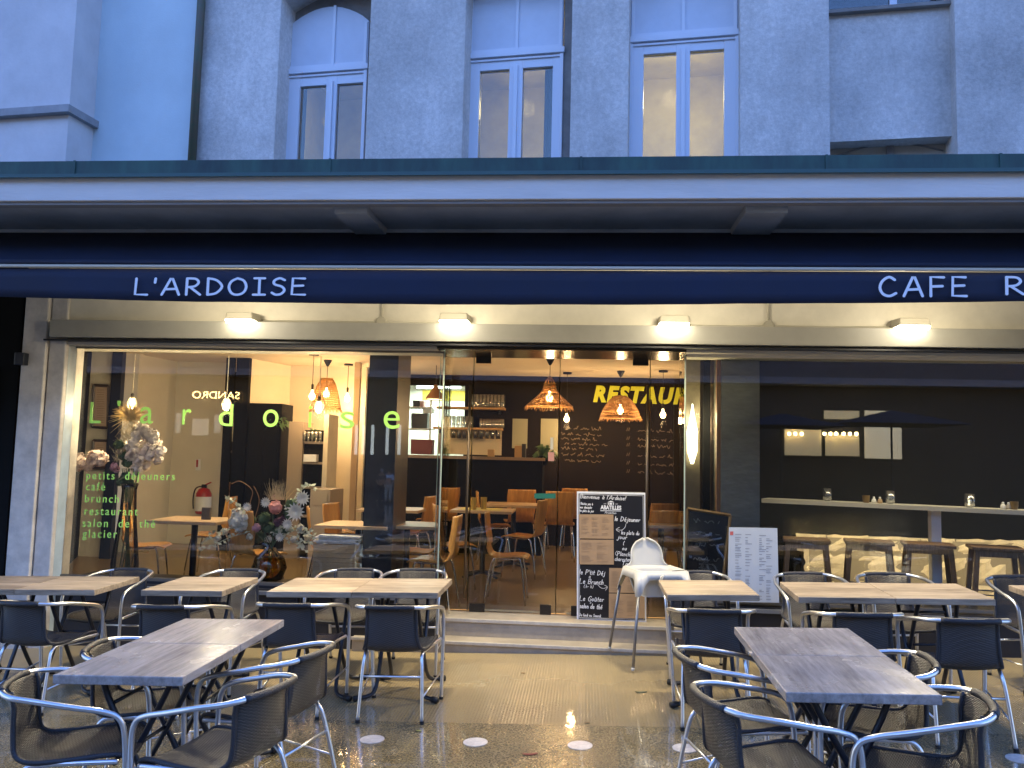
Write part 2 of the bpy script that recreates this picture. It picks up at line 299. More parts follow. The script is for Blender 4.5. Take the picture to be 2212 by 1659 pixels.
# ================================================================= BUILDING
bld=thing('cafe_building','grey rendered building above the cafe with long green edged canopy','building',(0,7.4,0))
ZF=.237; ZC=2.84
m_step=mat('worn_stone_step',(.40,.34,.25),.55,var=.18,vscale=5,bump=.2,bscale=40)
m_nos=mat('pale_step_nosing',(.52,.47,.39),.5,var=.15,vscale=12)
MB().box((-1.95,7.07,-.35),(1.15,7.30,.092)).build('step',m_step,bld,bevel=.006)
MB().box((-1.97,7.052,.070),(1.17,7.073,.0955)).build('step_nosing',m_nos,bld,bevel=.003)
MB().box((-1.95,7.302,-.3),(1.15,7.72,.237)).build('step',m_step,bld,bevel=.006)
MB().box((-1.97,7.284,.212),(1.17,7.306,.2405)).build('step_nosing',m_nos,bld,bevel=.003)
# interior shell (a part of the building)
m_floor=mat('brown_floor',(.20,.14,.07),.3,var=.15,vscale=1.2)
def fz(Y): return ZF+max(0,min(1,(Y-8.2)/2.3))*.14     # the room floor rises a little towards the bar
MB().sheet([[(x,y,fz(y)) for x in (-7,8)] for y in (7.722,8.2,9,9.8,10.5,15)]).build('floor',m_floor,bld)
MB().box((-7,7.5,ZC),(8,15,ZC+.1)).build('ceiling',m_ceil,bld)
m_backwall=mat('dark_brown_wall',(.010,.0065,.004),.75,var=.25,vscale=2,spec=.2)
BW=12.2
KW=1.112
bx=lambda a,b,n,m,**k: MB().box(a,b).build(n,m,bld,**k)
kx0=at(880,900,BW).x; kx1=at(1003,900,BW).x; kz0=at(940,985,BW).z; kz1=at(940,832,BW).z
bx((kx1,BW,ZF),(8,BW+.1,ZC),'back_wall',m_backwall)
bx((-4.2,BW,ZF),(kx0-.5,BW+.1,ZC),'back_wall',m_backwall)
bx((kx0-.5,BW,kz1),(kx1,BW+.1,ZC),'back_wall',m_backwall)
bx((kx0-.5,BW,ZF),(kx1,BW+.1,kz0-.02),'back_wall',m_backwall)
# kitchen behind the pass
bx((kx0-1.4,BW+1.6,ZF),(kx1+1,BW+1.7,ZC),'kitchen_wall',mat('kitchen_tile',(.72,.74,.66),.35))
MB().box((kx0-.1,BW+1.58,at(940,865,BW+1.6).z),(kx1+.1,BW+1.6,at(940,843,BW+1.6).z)).build('yellow_panel',mat('yellow_board',(.75,.6,.06),.5),bld)
# left interior walls
m_iwall=mat('interior_cream_wall',(.70,.65,.53),.85,var=.06,vscale=1.5)
def wallseg(p,q,name,m,z1=ZC,th=.08,z0=ZF):
    f_=lambda Y: Y if Y<8.2 else Y*KW
    p=(p[0],f_(p[1])); q=(q[0],f_(q[1]))
    a=at(p[0],800,p[1]); b=at(q[0],800,q[1])
    d=Vector((b.x-a.x,b.y-a.y,0)).normalized(); n=Vector((-d.y,d.x,0))*th
    MB().hexa([(a.x,a.y,z0),(b.x,b.y,z0),(b.x+n.x,b.y+n.y,z0),(a.x+n.x,a.y+n.y,z0)],[(a.x,a.y,z1),(b.x,b.y,z1),(b.x+n.x,b.y+n.y,z1),(a.x+n.x,a.y+n.y,z1)]).build(name,m,bld)
wallseg((130,8.0),(196,8.7),'side_wall',m_dark); wallseg((196,8.7),(241,8.7),'wall_pier',m_iwall); wallseg((241,8.6),(263,8.6),'door_post',mat('navy_post',(.02,.025,.05),.3))
wallseg((263,9.0),(300,9.0),'interior_wall',m_iwall); wallseg((298,9.1),(382,9.8),'interior_wall',m_iwall); wallseg((382,9.8),(492,9.8),'interior_wall',m_iwall)
wallseg((488,9.3),(538,9.3),'black_column',m_dark); wallseg((538,9.35),(628,10.1),'interior_wall',m_iwall); wallseg((628,10.1),(792,10.1),'interior_wall',m_iwall)
wallseg((766,9.6),(778,9.6),'wall_pier',mat('tan_pier',(.5,.36,.22),.7)); 
bx((-5.9,7.3,ZF),(at(131,800,8.05).x,8.05,ZC),'side_wall',m_dark)
# right room: dark wall and low stone wall
rw0=at(1650,800,9.4); 
bx((at(1548,800,8.3).x+.02,9.45,ZF),(8,9.55,ZC),'dark_room_wall',m_dark)
bx((at(1548,800,8.3).x+.02,8.2,ZF),(at(1548,800,8.3).x+.12,9.45,ZC),'dark_room_wall',m_dark)
m_stone=mat('rough_stone',(.60,.50,.32),.85,var=.2,vscale=6,bump=.5,bscale=18)
zt=at(1950,1160,9.1).z; xa=at(1743,1200,9.1).x; mb=MB()
bx((xa+.03,9.12,ZF),(6,9.44,zt-.03),'stone_core',mat('mortar',(.25,.21,.14),.9))
z=ZF-.02; ri=0
while z<zt-.02:
    hgt=random.uniform(.2,.3); hgt=min(hgt,zt-z) if zt-z-hgt>.08 else zt-z; x=xa+random.uniform(-.12,0)
    while x<6:
        wd=random.uniform(.3,.62); j=lambda: random.uniform(-.02,.02); N=5
        # one rough hewn stone: a bulging front face
        g_=[]
        for a_ in range(N+1):
            row=[]
            for b_ in range(N+1):
                u=b_/N; v=a_/N; e=min(u,1-u,v,1-v); bul=.018*min(1,e*4)+(random.uniform(-.02,.02) if e>0 else 0)
                row.append((x+.004+(wd-.008)*u+(random.uniform(-.012,.012) if e==0 else 0),9.125-bul,z+.003+(hgt-.006)*v+(random.uniform(-.010,.010) if e==0 else 0)))
            g_.append(row)
        mb.sheet(g_); x+=wd
    z+=hgt; ri+=1
mb.build('low_stone_wall',m_stone,bld,smooth=False)
# structural pillars just inside the glass
def pillar(x0,x1,Y,Yb,m,name,ms=None):
    a=at(x0,1000,Y).x; b=at(x1,1000,Y).x; bx((a,Y,ZF),(b,Yb,ZC),name,m)
    return a,b
m_pill=mat('dark_slate_pillar',(.018,.021,.027),.4,var=.25,vscale=5)
pillar(790,853,7.55,8.1,m_pill,'pillar')
m_stucco=mat('grey_stucco',(.13,.13,.115),.45,var=.15,vscale=6,bump=1.0,bscale=9,stretch=(1,1,2.2))
a_,b_=pillar(1558,1641,7.5,8.2,m_stucco,'stucco_pillar')
bx((at(1519,1000,7.9).x,7.9,ZF),(a_-.036,8.2,ZC),'dark_panel',m_dark); bx((a_-.035,7.53,ZF),(a_-.001,7.60,ZC),'pillar_trim',mat('brown_trim',(.16,.075,.03),.5))
# ---------------------------------------------------------------- shop front
GY=7.2; SZ=.48
m_fr=mat('greige_fascia_paint',(.30,.285,.235),.45,var=.08,vscale=3)
m_wallp=mat('fascia_upper_paint',(.60,.55,.43),.55,var=.15,vscale=1.5,bump=.1,bscale=30)
bx((-4.98,7.05,2.60),(8,7.4,3.35),'fascia_wall',m_wallp)
bx((at(106,720,6.93).x,6.93,at(1106,739,6.93).z),(8,7.049,at(1106,700,6.93).z),'fascia_box',m_fr,bevel=.006)
bx((-4.85,6.97,2.585),(8,7.25,2.599),'shadow_gap',m_black)
# soffit above the glass and recess
bx((-4.85,7.051,2.56),(at(945,900,GY).x,7.55,2.584),'window_soffit',mat('soffit_paint',(.5,.46,.37),.5))
bx((at(1478,900,GY).x,7.051,2.56),(8,7.55,2.584),'window_soffit',_m['soffit_paint'])
bx((at(945,900,GY).x+.002,7.051,2.565),(at(1478,900,GY).x-.002,7.66,2.586),'recess_soffit',mat('bronze_soffit',(.09,.07,.045),.18,.6))
bx((-7,7.30,2.61),(8,7.5,3.3),'lintel',m_dark)
bx((at(945,900,GY).x,7.50,2.59),(at(1478,900,GY).x,7.8,ZC),'lintel',m_dark)
# low plinth under the windows
m_plinth=mat('dark_plinth',(.02,.02,.022),.4,var=.2)
xl=at(945,1240,GY).x; xr=at(1478,1240,GY).x; xL=at(128,1200,GY).x
bx((xL,7.14,-.3),(xl,7.75,SZ-.03),'plinth',m_plinth); bx((xr,7.14,-.2),(8,7.75,SZ-.02),'plinth',m_plinth)
bx((xL,7.10,SZ-.075),(xl+.01,7.22,SZ-.045),'sill',mat('sill_metal',(.24,.25,.27),.35,.5)); bx((xr,7.10,SZ-.06),(8,7.22,SZ-.03),'sill',_m['sill_metal'])
bx((xL,7.17,SZ-.044),(xl+.0,7.24,SZ-.005),'sill',m_black)
# shop windows: top-level parts with panes
def shopwindow(x0,x1,name_lab,divs):
    fr=MB(); zz=[(SZ-.005,SZ+.02),(2.545,2.559)]; X=[x0,x0+.006,x1-.006,x1]; Zs=[SZ-.005,SZ+.02,2.545,2.559]
    vs=[(X[i],y,Zs[j]) for y in (7.18,7.225) for j in (0,3) for i in (0,3)]+[(X[i],y,Zs[j]) for y in (7.18,7.225) for j in (1,2) for i in (1,2)]
    fr.add(vs,[(0,1,9,8),(1,3,11,9),(3,2,10,11),(2,0,8,10),(4,5,13,12),(5,7,15,13),(7,6,14,15),(6,4,12,14),(0,1,5,4),(1,3,7,5),(3,2,6,7),(2,0,4,6),(8,9,13,12),(9,11,15,13),(11,10,14,15),(10,8,12,14)])
    wn=fr.build('shop_window',m_metalgrey,bld); wn['label']=name_lab
    xs=[x0]+divs+[x1]
    for a,b in zip(xs[:-1],xs[1:]): MB().box((a+.004,7.198,SZ+.02),(b-.004,7.206,2.545)).build('pane',m_glass,wn)
    return wn
d1=at(498,1000,GY).x
winL=shopwindow(xL,xl,'large clear display window with green lettering',[d1])
winR=shopwindow(xr,8,'large clear window of the dark side room',[at(2300,1000,GY).x])
bx((xr+.01,7.165,at(1900,777,7.17).z),(8,7.179,2.575),'window_header',m_wallp); bx((xL+.002,7.165,at(500,751,7.17).z),(xl-.01,7.179,2.575),'window_header',m_wallp)
# side returns of the recess (glass) and glass doors
DY=7.64
rl=MB().box((xl-.006,7.21,SZ-.24),(xl+.006,7.62,2.56)).build('side_pane',m_glass,bld)
rr=MB().box((xr-.006,7.21,ZF+.01),(xr+.006,7.62,2.56)).build('side_pane',m_glass,bld)
m_edge=mat('green_glass_edge',(.45,.58,.5),.2)
for xx in (xl,xr): bx((xx-.007,7.190,SZ if xx==xl else ZF),(xx+.007,7.2085,2.56),'glass_edge',m_edge)
dxs=[at(px,1000,DY).x for px in (945,1018,1206,1403,1478)]
m_hw=mat('dark_bronze_hinge',(.04,.035,.03),.35,.6)
for i,(a,b) in enumerate(zip(dxs[:-1],dxs[1:])):
    isd=i in (1,2)
    fr=MB().box((a+.004,DY,ZF+.01),(b-.004,DY+.01,2.585))
    d=fr.build('glass_door' if isd else 'fixed_pane',m_glass,bld)
    if isd:
        for z in ((ZF+.004,ZF+.075),(2.51,2.583)):
            for s in ((a+.02,a+.16) if i==1 else (b-.16,b-.02),): MB().box((s[0],DY-.015,z[0]),(s[1],DY+.025,z[1])).build('hinge',m_hw,d)
        if i==1:
            MB().box((b-.14,DY-.015,ZF+.004),(b-.04,DY+.025,ZF+.09)).build('floor_lock',m_hw,d)
        else: MB().box((a+.14,DY-.015,ZF+.004),(a+.24,DY+.025,ZF+.09)).build('floor_lock',m_hw,d)
        MB().box((a+.1,DY+.002,ZF+.012),(b-.1,DY+.008,ZF+.028)).build('bottom_rail',mat('pale_rail',(.7,.62,.42),.3,.6),d)
    for q in (a,b): MB().box((q-.003,DY-.002,ZF+.01),(q+.003,DY+.012,2.585)).build('glass_edge',m_edge,d)
# door pull bars
for px in (1011,1398):
    p=at(px,1000,DY-.05).x; zt_=at(px,832,DY-.05).z
    MB().tube([(p,DY-.05,ZF+.13),(p,DY-.05,zt_)],.012).build('pull_bar',mat('bronze_bar',(.16,.12,.085),.35,.8),bld,smooth=True)
# left end: plaster pilasters and neighbour shop
m_plast=mat('flaking_white_plaster',(.55,.51,.45),.7,var=.28,vscale=3.5,bump=.5,bscale=10,detail=8)
x30=at(33,1000,7.0).x; x72=at(80,1000,7.0).x; x100=at(119,1000,7.0).x; x0w=at(0,1000,7.0).x
bx((x30-.02,7.0,-.4),(x72,7.3,3.3),'plaster_pilaster',m_plast,bevel=.01)
bx((x72+.012,7.03,-.4),(x100,7.32,3.3),'plaster_pilaster',m_plast,bevel=.01)
bx((x100+.002,7.08,-.3),(at(131,1000,7.1).x,7.2,2.56),'pale_post',mat('pale_blue_post',(.42,.5,.52),.4,var=.15,vscale=5))
nb=thing('neighbour_shop','dark neighbouring shop front at the left edge of the picture','shop front',(-6,7,0))
MB().box((-9,7.02,-.5),(x30-.05,7.2,3.3)).build('dark_frame',m_dark,nb)
MB().box((x30-.42,7.012,.3),(x30-.26,7.03,2.3)).build('door_glass',mat('dark_glass',(.01,.012,.015),.06),nb)
MB().box((x30-.47,6.98,.2),(x30-.24,7.005,2.34)).build('dark_panel',mat('brown_black_frame',(.03,.022,.015),.4),nb)
MB().box((x30-.30,6.96,.2),(x30-.285,7.0,2.32)).build('frame_edge',mat('navy_edge',(.05,.08,.14),.3,.5),nb)
p=at(44,775,6.95); MB().box((p.x-.045,6.93,p.z-.055),(p.x+.045,7.0,p.z+.055)).build('black_wall_box',m_black,nb,bevel=.005)
# canopy
m_conc=mat('white_painted_concrete',(.66,.64,.62),.75,var=.12,vscale=1.2,bump=.25,bscale=25,stretch=(.5,1,3))
m_soff=mat('grey_soffit',(.42,.43,.44),.8,var=.2,vscale=2)
can_z0,can_z1,can_z2=3.334,3.497,3.603
bx((-9,5.30,can_z0),(8,5.42,can_z1),'canopy_fascia',m_conc,bevel=.004)
bx((-9,5.325,can_z0-.022),(8,5.40,can_z0-.001),'canopy_drip',mat('grey_drip_edge',(.26,.26,.27),.7))
bx((-9,5.421,can_z0+.0),(8,8.3,can_z1),'canopy_slab',m_soff)
def copper():
    m=mat('green_copper_flashing',(.030,.10,.085),.55,var=0,col2=(.010,.032,.038),vscale=3.5,stretch=(1,1,.3),bump=.3,bscale=14); return m
bx((-9,5.27,can_z1+.002),(8,8.2,can_z2),'copper_flashing',copper())
bx((-9,5.255,can_z1-.012),(8,5.272,can_z1+.012),'copper_drip',mat('teal_drip',(.03,.09,.09),.4))
for px in (160,712,1255,1786,2163):
    q=at(px,362,5.265).x; bx((q-.008,5.262,can_z1+.014),(q+.008,5.27,can_z2+.002),'copper_seam',_m['green_copper_flashing'])
for (a,b) in ((725,795),(1610,1700)):
    xa=at(a,440,5.45).x; xb=at(b,440,5.45).x; bx((xa,5.43,can_z0-.055),(xb,6.6,can_z0-.001),'canopy_beam',m_soff)
bx((-9,6.0,3.14),(8,6.06,3.33),'soffit_back_board',m_soff)
# ================================================================= awning
aw=thing('awning','navy blue fabric awning with white lettering under the canopy','awning',(0,5.7,2.7))
m_nav=mat('navy_awning_canvas',(.005,.0125,.040),.75,var=.15,vscale=2,bump=.1,bscale=200)
AY=5.55; zb=at(1106,580,AY).z
xs=[-8+14.5*i/58 for i in range(59)]
low=[(0,641),(300,650),(700,656),(1106,659),(1500,658),(2212,652)]
lp=[at(a,b,AY) for a,b in low]
def lowz(x):
    if x<=lp[0].x: return lp[0].z
    if x>=lp[-1].x: return lp[-1].z
    for a,b in zip(lp[:-1],lp[1:]):
        if a.x<=x<=b.x: return a.z+(b.z-a.z)*(x-a.x)/(b.x-a.x)
MB().sheet([[(x,6.0-(.45)*k/6-.03*math.sin(PI*k/6),3.30+(zb-3.30)*k/6) for x in xs] for k in range(7)]).build('fabric_slope',m_nav,aw,smooth=True,solid=.004)
MB().sheet([[(x,AY-.010+.009*math.sin(x*4.1+.6*math.sin(x*2))*k/3+.005*math.sin(x*11)*k/3,zb-.015+(lowz(x)-zb+.015)*k/3) for x in xs] for k in range(4)]).build('valance',m_nav,aw,smooth=True,solid=.003)
MB().tube([(-8,AY-.02,zb),(6.5,AY-.02,zb)],.013).build('front_bar',mat('cream_bar',(.55,.5,.4),.4),aw,smooth=True)
MB().tube([(-8,AY+.01,zb+.035),(6.5,AY+.01,zb+.035)],.02).build('roll_seam',m_nav,aw,smooth=True)
m_let=mat('pale_blue_white_letter',(.80,.84,.92),.6)
def awtext(s,pxl,pxr,pyt,pyb,sp=.3):
    o=at(pxl,pyb,AY-.03); r=at(pxr,pyb,AY-.03); h=(at(pxl,pyt,AY-.03).z-o.z)
    RIB[1]=Vector((0,0,1)); t=MB(); end=write(t,s,0,0,1,lambda u,v:Vector((u,v,0)),wd=.135,sp=sp); RIB[1]=Vector((0,-1,0))
    W=max(v.x for v in t.v)-min(v.x for v in t.v); sc=(r.x-o.x)/W; x0=min(v.x for v in t.v)
    mb=MB(); mb.add([(o.x+(v.x-x0)*sc,AY-.0305-.006-v.z,o.z+v.y*h+(v.x*sc)*(r.z-o.z)/(r.x-o.x)) for v in t.v],t.f); return mb.build('lettering',m_let,aw)
awtext("L'ARDOISE",290,662,602,637,.34)
awtext("CAFE",1897,2090,599,640,.36)
awtext("R",2170,2213,599,636,.3)
# ================================================================= upper facade, turned a little so its right end is nearer
AN=math.radians(6.5); UE=Vector((math.cos(AN),-math.sin(AN),0)); UN=Vector((-math.sin(AN),-math.cos(AN),0)); UO=Vector((0,7.4,0))
def UW(px,py,d=0):
    o=UO+UN*d; r=ray(px,py); k=(o-Vector((0,0,HC))).dot(UN)/r.dot(UN); P=Vector((0,0,HC))+r*k
    return (P-UO).dot(UE),P.z
def uxf(v): return UO+UE*v.x+UN*(-v.y)+Vector((0,0,v.z))     # local: x along wall, y depth into wall, z up
def ub(a,b,n,m,parent=bld,**k): return MB(uxf).box(a,b).build(n,m,parent,**k)
ux=lambda px,d=0: UW(px,200,d)[0]
m_rend=mat('weathered_grey_render',(.55,.53,.51),.85,col2=(.36,.355,.35),vscale=1.6,bump=.5,bscale=55,detail=9)
def render_mat(name,light,darkc):
    m=bpy.data.materials.new(name); m.use_nodes=True; t=m.node_tree; b=t.nodes['Principled BSDF']; L=t.links.new; tc=t.nodes.new('ShaderNodeTexCoord')
    def nz(sc,det,st=None,ro=.6):
        n=t.nodes.new('ShaderNodeTexNoise'); n.inputs['Scale'].default_value=sc; n.inputs['Detail'].default_value=det; n.inputs['Roughness'].default_value=ro
        mp=t.nodes.new('ShaderNodeMapping'); mp.inputs['Scale'].default_value=st or (1,1,1); L(tc.outputs['Object'],mp.inputs[0]); L(mp.outputs[0],n.inputs[0]); return n.outputs['Fac']
    big=nz(.9,7); streak=nz(2.2,5,(1,1,.18)); fine=nz(26,6,None,.75)
    def m3(op,a,b_,c=0):
        n=t.nodes.new('ShaderNodeMath'); n.operation=op
        for i,v in enumerate((a,b_,c)):
            if isinstance(v,(int,float)): n.inputs[i].default_value=v
            else: L(v,n.inputs[i])
        return n.outputs[0]
    f=m3('MULTIPLY_ADD',big,.45,m3('MULTIPLY_ADD',streak,.25,m3('MULTIPLY',fine,.30)))
    r=t.nodes.new('ShaderNodeValToRGB'); r.color_ramp.elements[0].position=.38; r.color_ramp.elements[1].position=.60; r.color_ramp.elements[0].color=(*darkc,1); r.color_ramp.elements[1].color=(*light,1)
    e=r.color_ramp.elements.new(.52); e.color=(*[ (a+c)*.52 for a,c in zip(light,darkc)],1)
    L(f,r.inputs[0]); L(r.outputs[0],b.inputs['Base Color']); b.inputs['Roughness'].default_value=.88
    bp=t.nodes.new('ShaderNodeBump'); bp.inputs['Strength'].default_value=.55; bp.inputs['Distance'].default_value=.012; L(fine,bp.inputs['Height']); L(bp.outputs[0],b.inputs['Normal']); return m
m_rend=render_mat('weathered_render_a',(.76,.73,.70),(.37,.36,.345))
m_pale=mat('pale_smooth_render',(.52,.62,.66),.85,var=.07,vscale=1.2,bump=.15,bscale=60)
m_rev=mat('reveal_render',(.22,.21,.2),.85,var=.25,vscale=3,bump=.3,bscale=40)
ZT=8.2; Z0=3.5; TH=.5
op=[(598,794),(1001,1233),(1357,1599),(1792,2066)]
edges=[-12]+[v for a,b in op for v in (ux(a),ux(b))]+[9]
for i in range(0,len(edges),2): ub((edges[i],0,Z0),(edges[i+1],TH,ZT),'facade_wall',m_rend)
zt1=UW(700,-8)[1]
# arched head over the first window
a0,a1=edges[1],edges[2]; N=14; zs=UW(600,-6)[1]; za=UW(700,-50)[1]
arc=[(a0+(a1-a0)*i/N, zs+(za-zs)*math.sin(PI*i/N)) for i in range(N+1)]
MB(uxf).extr([(x,0,z) for x,z in arc]+[(a1,0,ZT),(a0,0,ZT)],(0,TH,0)).build('facade_wall',m_rend,bld)
ub((edges[3],0,UW(1100,-60)[1]),(edges[4],TH,ZT),'facade_wall',m_rend); ub((edges[5],0,UW(1470,-90)[1]),(edges[6],TH,ZT),'facade_wall',m_rend)
# recessed spandrel panel with a window above and an arched opening below
zp1=UW(1930,24,-.14)[1]; zp0=UW(1930,300,-.14)[1]
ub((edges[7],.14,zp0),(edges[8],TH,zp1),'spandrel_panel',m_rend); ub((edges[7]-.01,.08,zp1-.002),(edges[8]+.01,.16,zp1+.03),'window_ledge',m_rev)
ub((edges[7],.32,Z0),(edges[8],TH,zp0),'blind_arch',mat('beige_render',(.42,.38,.32),.8,var=.15))
# pale strip, protruding pilaster with ledge
ub((ux(206),-.012,Z0),(ux(424),.0,ZT),'pale_render',m_pale)
ua=UW(152,200,.37)[0]
ub((-9,-.37,Z0),(ua,-.001,ZT),'corner_pilaster',mat('pale_grey_pilaster',(.60,.59,.60),.8,var=.12,vscale=1.3,bump=.2,bscale=30))
zl=UW(100,245,.37)[1]; ub((-9,-.45,zl-.03),(ua+.06,.0-.002,zl+.045),'ledge',mat('dark_ledge',(.30,.30,.31),.7,var=.2)); 
# windows
m_wf=mat('white_window_frame',(.66,.70,.78),.4)
m_wg=glass('window_glass',(.9,.92,.9),boost=.02)
D=.25
def upwin(pxl,pxr,pyt,pane_l,pane_r,lab,arch=False,pt=-60):
    x0=UW(pxl,200,-D)[0]; x1=UW(pxr,200,-D)[0]; mid=(pxl+pxr)/2; zt=UW(mid,pyt,-D)[1]
    fr=MB(uxf); fw=.05
    pl=[UW(p,250,-D)[0] for p in pane_l]; pr=[UW(p,250,-D)[0] for p in pane_r]; zpt=UW(mid,pyt+33,-D)[1]
    fr.box((x0,D,Z0),(pl[0],D+.08,zt)); fr.box((pl[1],D,Z0),(pr[0],D+.08,zt)); fr.box((pr[1],D,Z0),(x1,D+.08,zt)); fr.box((pl[0],D+.002,zpt),(pl[1],D+.078,zt-.001)); fr.box((pr[0],D+.002,zpt),(pr[1],D+.078,zt-.001))
    fr.box((x0-.01,D-.03,zt-.035),(x1+.01,D-.001,zt+.02)); fr.box((x0+.02,D-.015,zt-.07),(x1-.02,D-.001,zt-.05)); 
    c=(pl[1]+pr[0])/2; fr.box((c-.02,D-.022,Z0),(c+.02,D-.001,zpt+.03)); fr.box((x0,D-.018,Z0),(x0+.035,D-.001,zt-.04)); fr.box((x1-.035,D-.018,Z0),(x1,D-.001,zt-.04))
    w=fr.build('upper_window',m_wf,bld,bevel=.003); w['label']=lab
    for q in (pl,pr): ub((q[0],D+.03,Z0),(q[1],D+.036,zpt),'pane',m_wg,w)
    pn=MB(uxf)
    # transom panel
    zt0=zt+.022; ztop=UW(mid,pt,-D)[1]
    if arch:
        zsp=UW(mid,52,-D)[1]; zap=UW(mid,14,-D)[1]
        pts=[(x0+.01+(x1-x0-.02)*i/12, zsp+(zap-zsp)*math.sin(PI*i/12)**.8) for i in range(13)]
        pn.extr([(x0+.01,D+.01,zt0)]+[(x,D+.01,z) for x,z in pts]+[(x1-.01,D+.01,zt0)],(0,.04,0))
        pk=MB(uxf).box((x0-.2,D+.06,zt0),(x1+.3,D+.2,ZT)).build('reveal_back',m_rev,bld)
    else: pn.box((x0+.01,D+.01,zt0),(x1-.01,D+.05,ztop))
    pn.build('transom_panel',mat('white_transom_panel',(.58,.63,.72),.5,var=.08,vscale=2),w,bevel=.003)
    ts=MB(uxf); ts.box((c-.014,D-.006,zt0),(c+.014,D+.009,ztop if not arch else zap)); ts.box((x0+.02,D-.004,zt0),(x0+.05,D+.009,(ztop if not arch else zsp)-.01)); ts.box((x1-.05,D-.004,zt0),(x1-.02,D+.009,(ztop if not arch else zsp)-.01)); ts.box((x0+.05,D-.003,zt0+.0),(x1-.05,D+.009,zt0+.035))
    ts.build('transom_batten',m_wf,w)
    return x0,x1
upwin(613,792,150,(645,702),(725,785),'leftmost white upper window under an arched panel',True)
x0,x1=upwin(1006,1216,115,(1034,1098),(1127,1192),'middle white upper window with tall panel above')
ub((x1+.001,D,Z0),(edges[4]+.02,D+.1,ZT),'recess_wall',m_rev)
upwin(1358,1597,78,(1389,1460),(1490,1564),'rightmost upper window, the most brightly lit')
# small window above the spandrel
w4=MB(uxf); c4=UW(1930,10,-.3)[0]; w4.box((edges[7],.30,zp1+.03),(edges[8],.36,zp1+.075)); w4.box((c4-.03,.3,zp1+.075),(c4+.03,.36,ZT)); w4=w4.build('upper_window',m_wf,bld); w4['label']='upper window cut by the top of the picture'
ub((edges[7],.33,zp1+.075),(edges[8],.335,ZT),'pane',m_wg,w4)
ub((edges[7]-.3,.8,zp1-.6),(edges[8]+.3,.85,ZT),'room_wall',m_dark)
aw_=MB(uxf); xa_,xb_=edges[7]+.12,edges[8]-.02; zz=UW(1930,308,-.3)[1]
aw_.tube([(xa_+(xb_-xa_)*i/12,.31,zz-.09*(1-math.sin(PI*i/12))) for i in range(13)],.008,6); cc_=(xa_+xb_)/2; aw_.box((cc_-.03,.30,Z0),(cc_+.03,.32,zz)); aw_.build('arch_moulding',m_rev,bld)
# lit rooms behind the upper windows
m_room=mat('yellow_room_wall',(.46,.40,.16),.8,var=.3,vscale=1.1)
ub((edges[1]-.6,2.6,3.2),(edges[6]+.6,2.7,ZT),'room_wall',m_room); ub((edges[1]-.7,TH+.0,3.2),(edges[1]-.6,2.6,ZT),'room_wall',m_room); ub((edges[6]+.6,TH,3.2),(edges[6]+.7,2.6,ZT),'room_wall',m_room)
ub((edges[1]-.6,TH+.002,3.2),(edges[6]+.6,2.6,3.3),'room_floor',m_room); ub((edges[1]-.7,TH+.002,6.3),(edges[6]+.7,2.7,6.4),'room_ceiling',m_room)
ub((edges[4]-.1,TH+.01,3.3),(edges[4],2.4,6.29),'room_wall',m_room); ub((edges[2]-.1,TH+.01,3.3),(edges[2],2.4,6.29),'room_wall',m_room)
ub((-9,.5,3.3),(edges[1]-.72,.6,ZT),'room_wall',m_dark)
for px,wt in ((1450,15),(1130,7),(700,2.5)):
    l=bpy.data.lights.new('room_lamp_light','POINT'); l.energy=wt*.42; l.color=(1,.80,.36); l.shadow_soft_size=.1
    o=bpy.data.objects.new('room_lamp_light',l); COL.objects.link(o); u,z=UW(px,200,-1.4); o.location=uxf(Vector((u,1.6,5.6))); o.parent=None
# curtains
m_cur=mat('dark_curtain',(.06,.07,.07),.8)
for px,py in ((648,.34),(1188,.4)):
    u=UW(px,250,-.4)[0]; mb=MB(uxf); mb.sheet([[(u-.06+.12*i/8,.42+.015*math.sin(i*2.3),z) for i in range(9)] for z in (3.4,6.2)]); mb.build('curtain',m_cur,bld,solid=.004)
# downpipe
dp=thing('downpipe','rusty brown downpipe running down the render above the canopy','downpipe',(-3.4,7.7,3.6))
u=ux(432); MB(uxf).tube([(u,-.07,Z0+.17),(u,-.07,ZT)],.042,10).build('pipe',mat('rusty_pipe',(.10,.075,.05),.5,var=.5,vscale=9,col2=(.06,.085,.05)),dp,smooth=True)
MB(uxf).tube([(u+.005,-.07,Z0+.05),(u,-.07,Z0+.19)],.03,10).build('pipe_foot',mat('pale_pipe_foot',(.5,.5,.5),.5),dp,smooth=True)
MB(uxf).tube([(u-.045,-.05,Z0+.1),(u-.045,-.05,ZT)],.008,6).build('cable',m_black,dp)
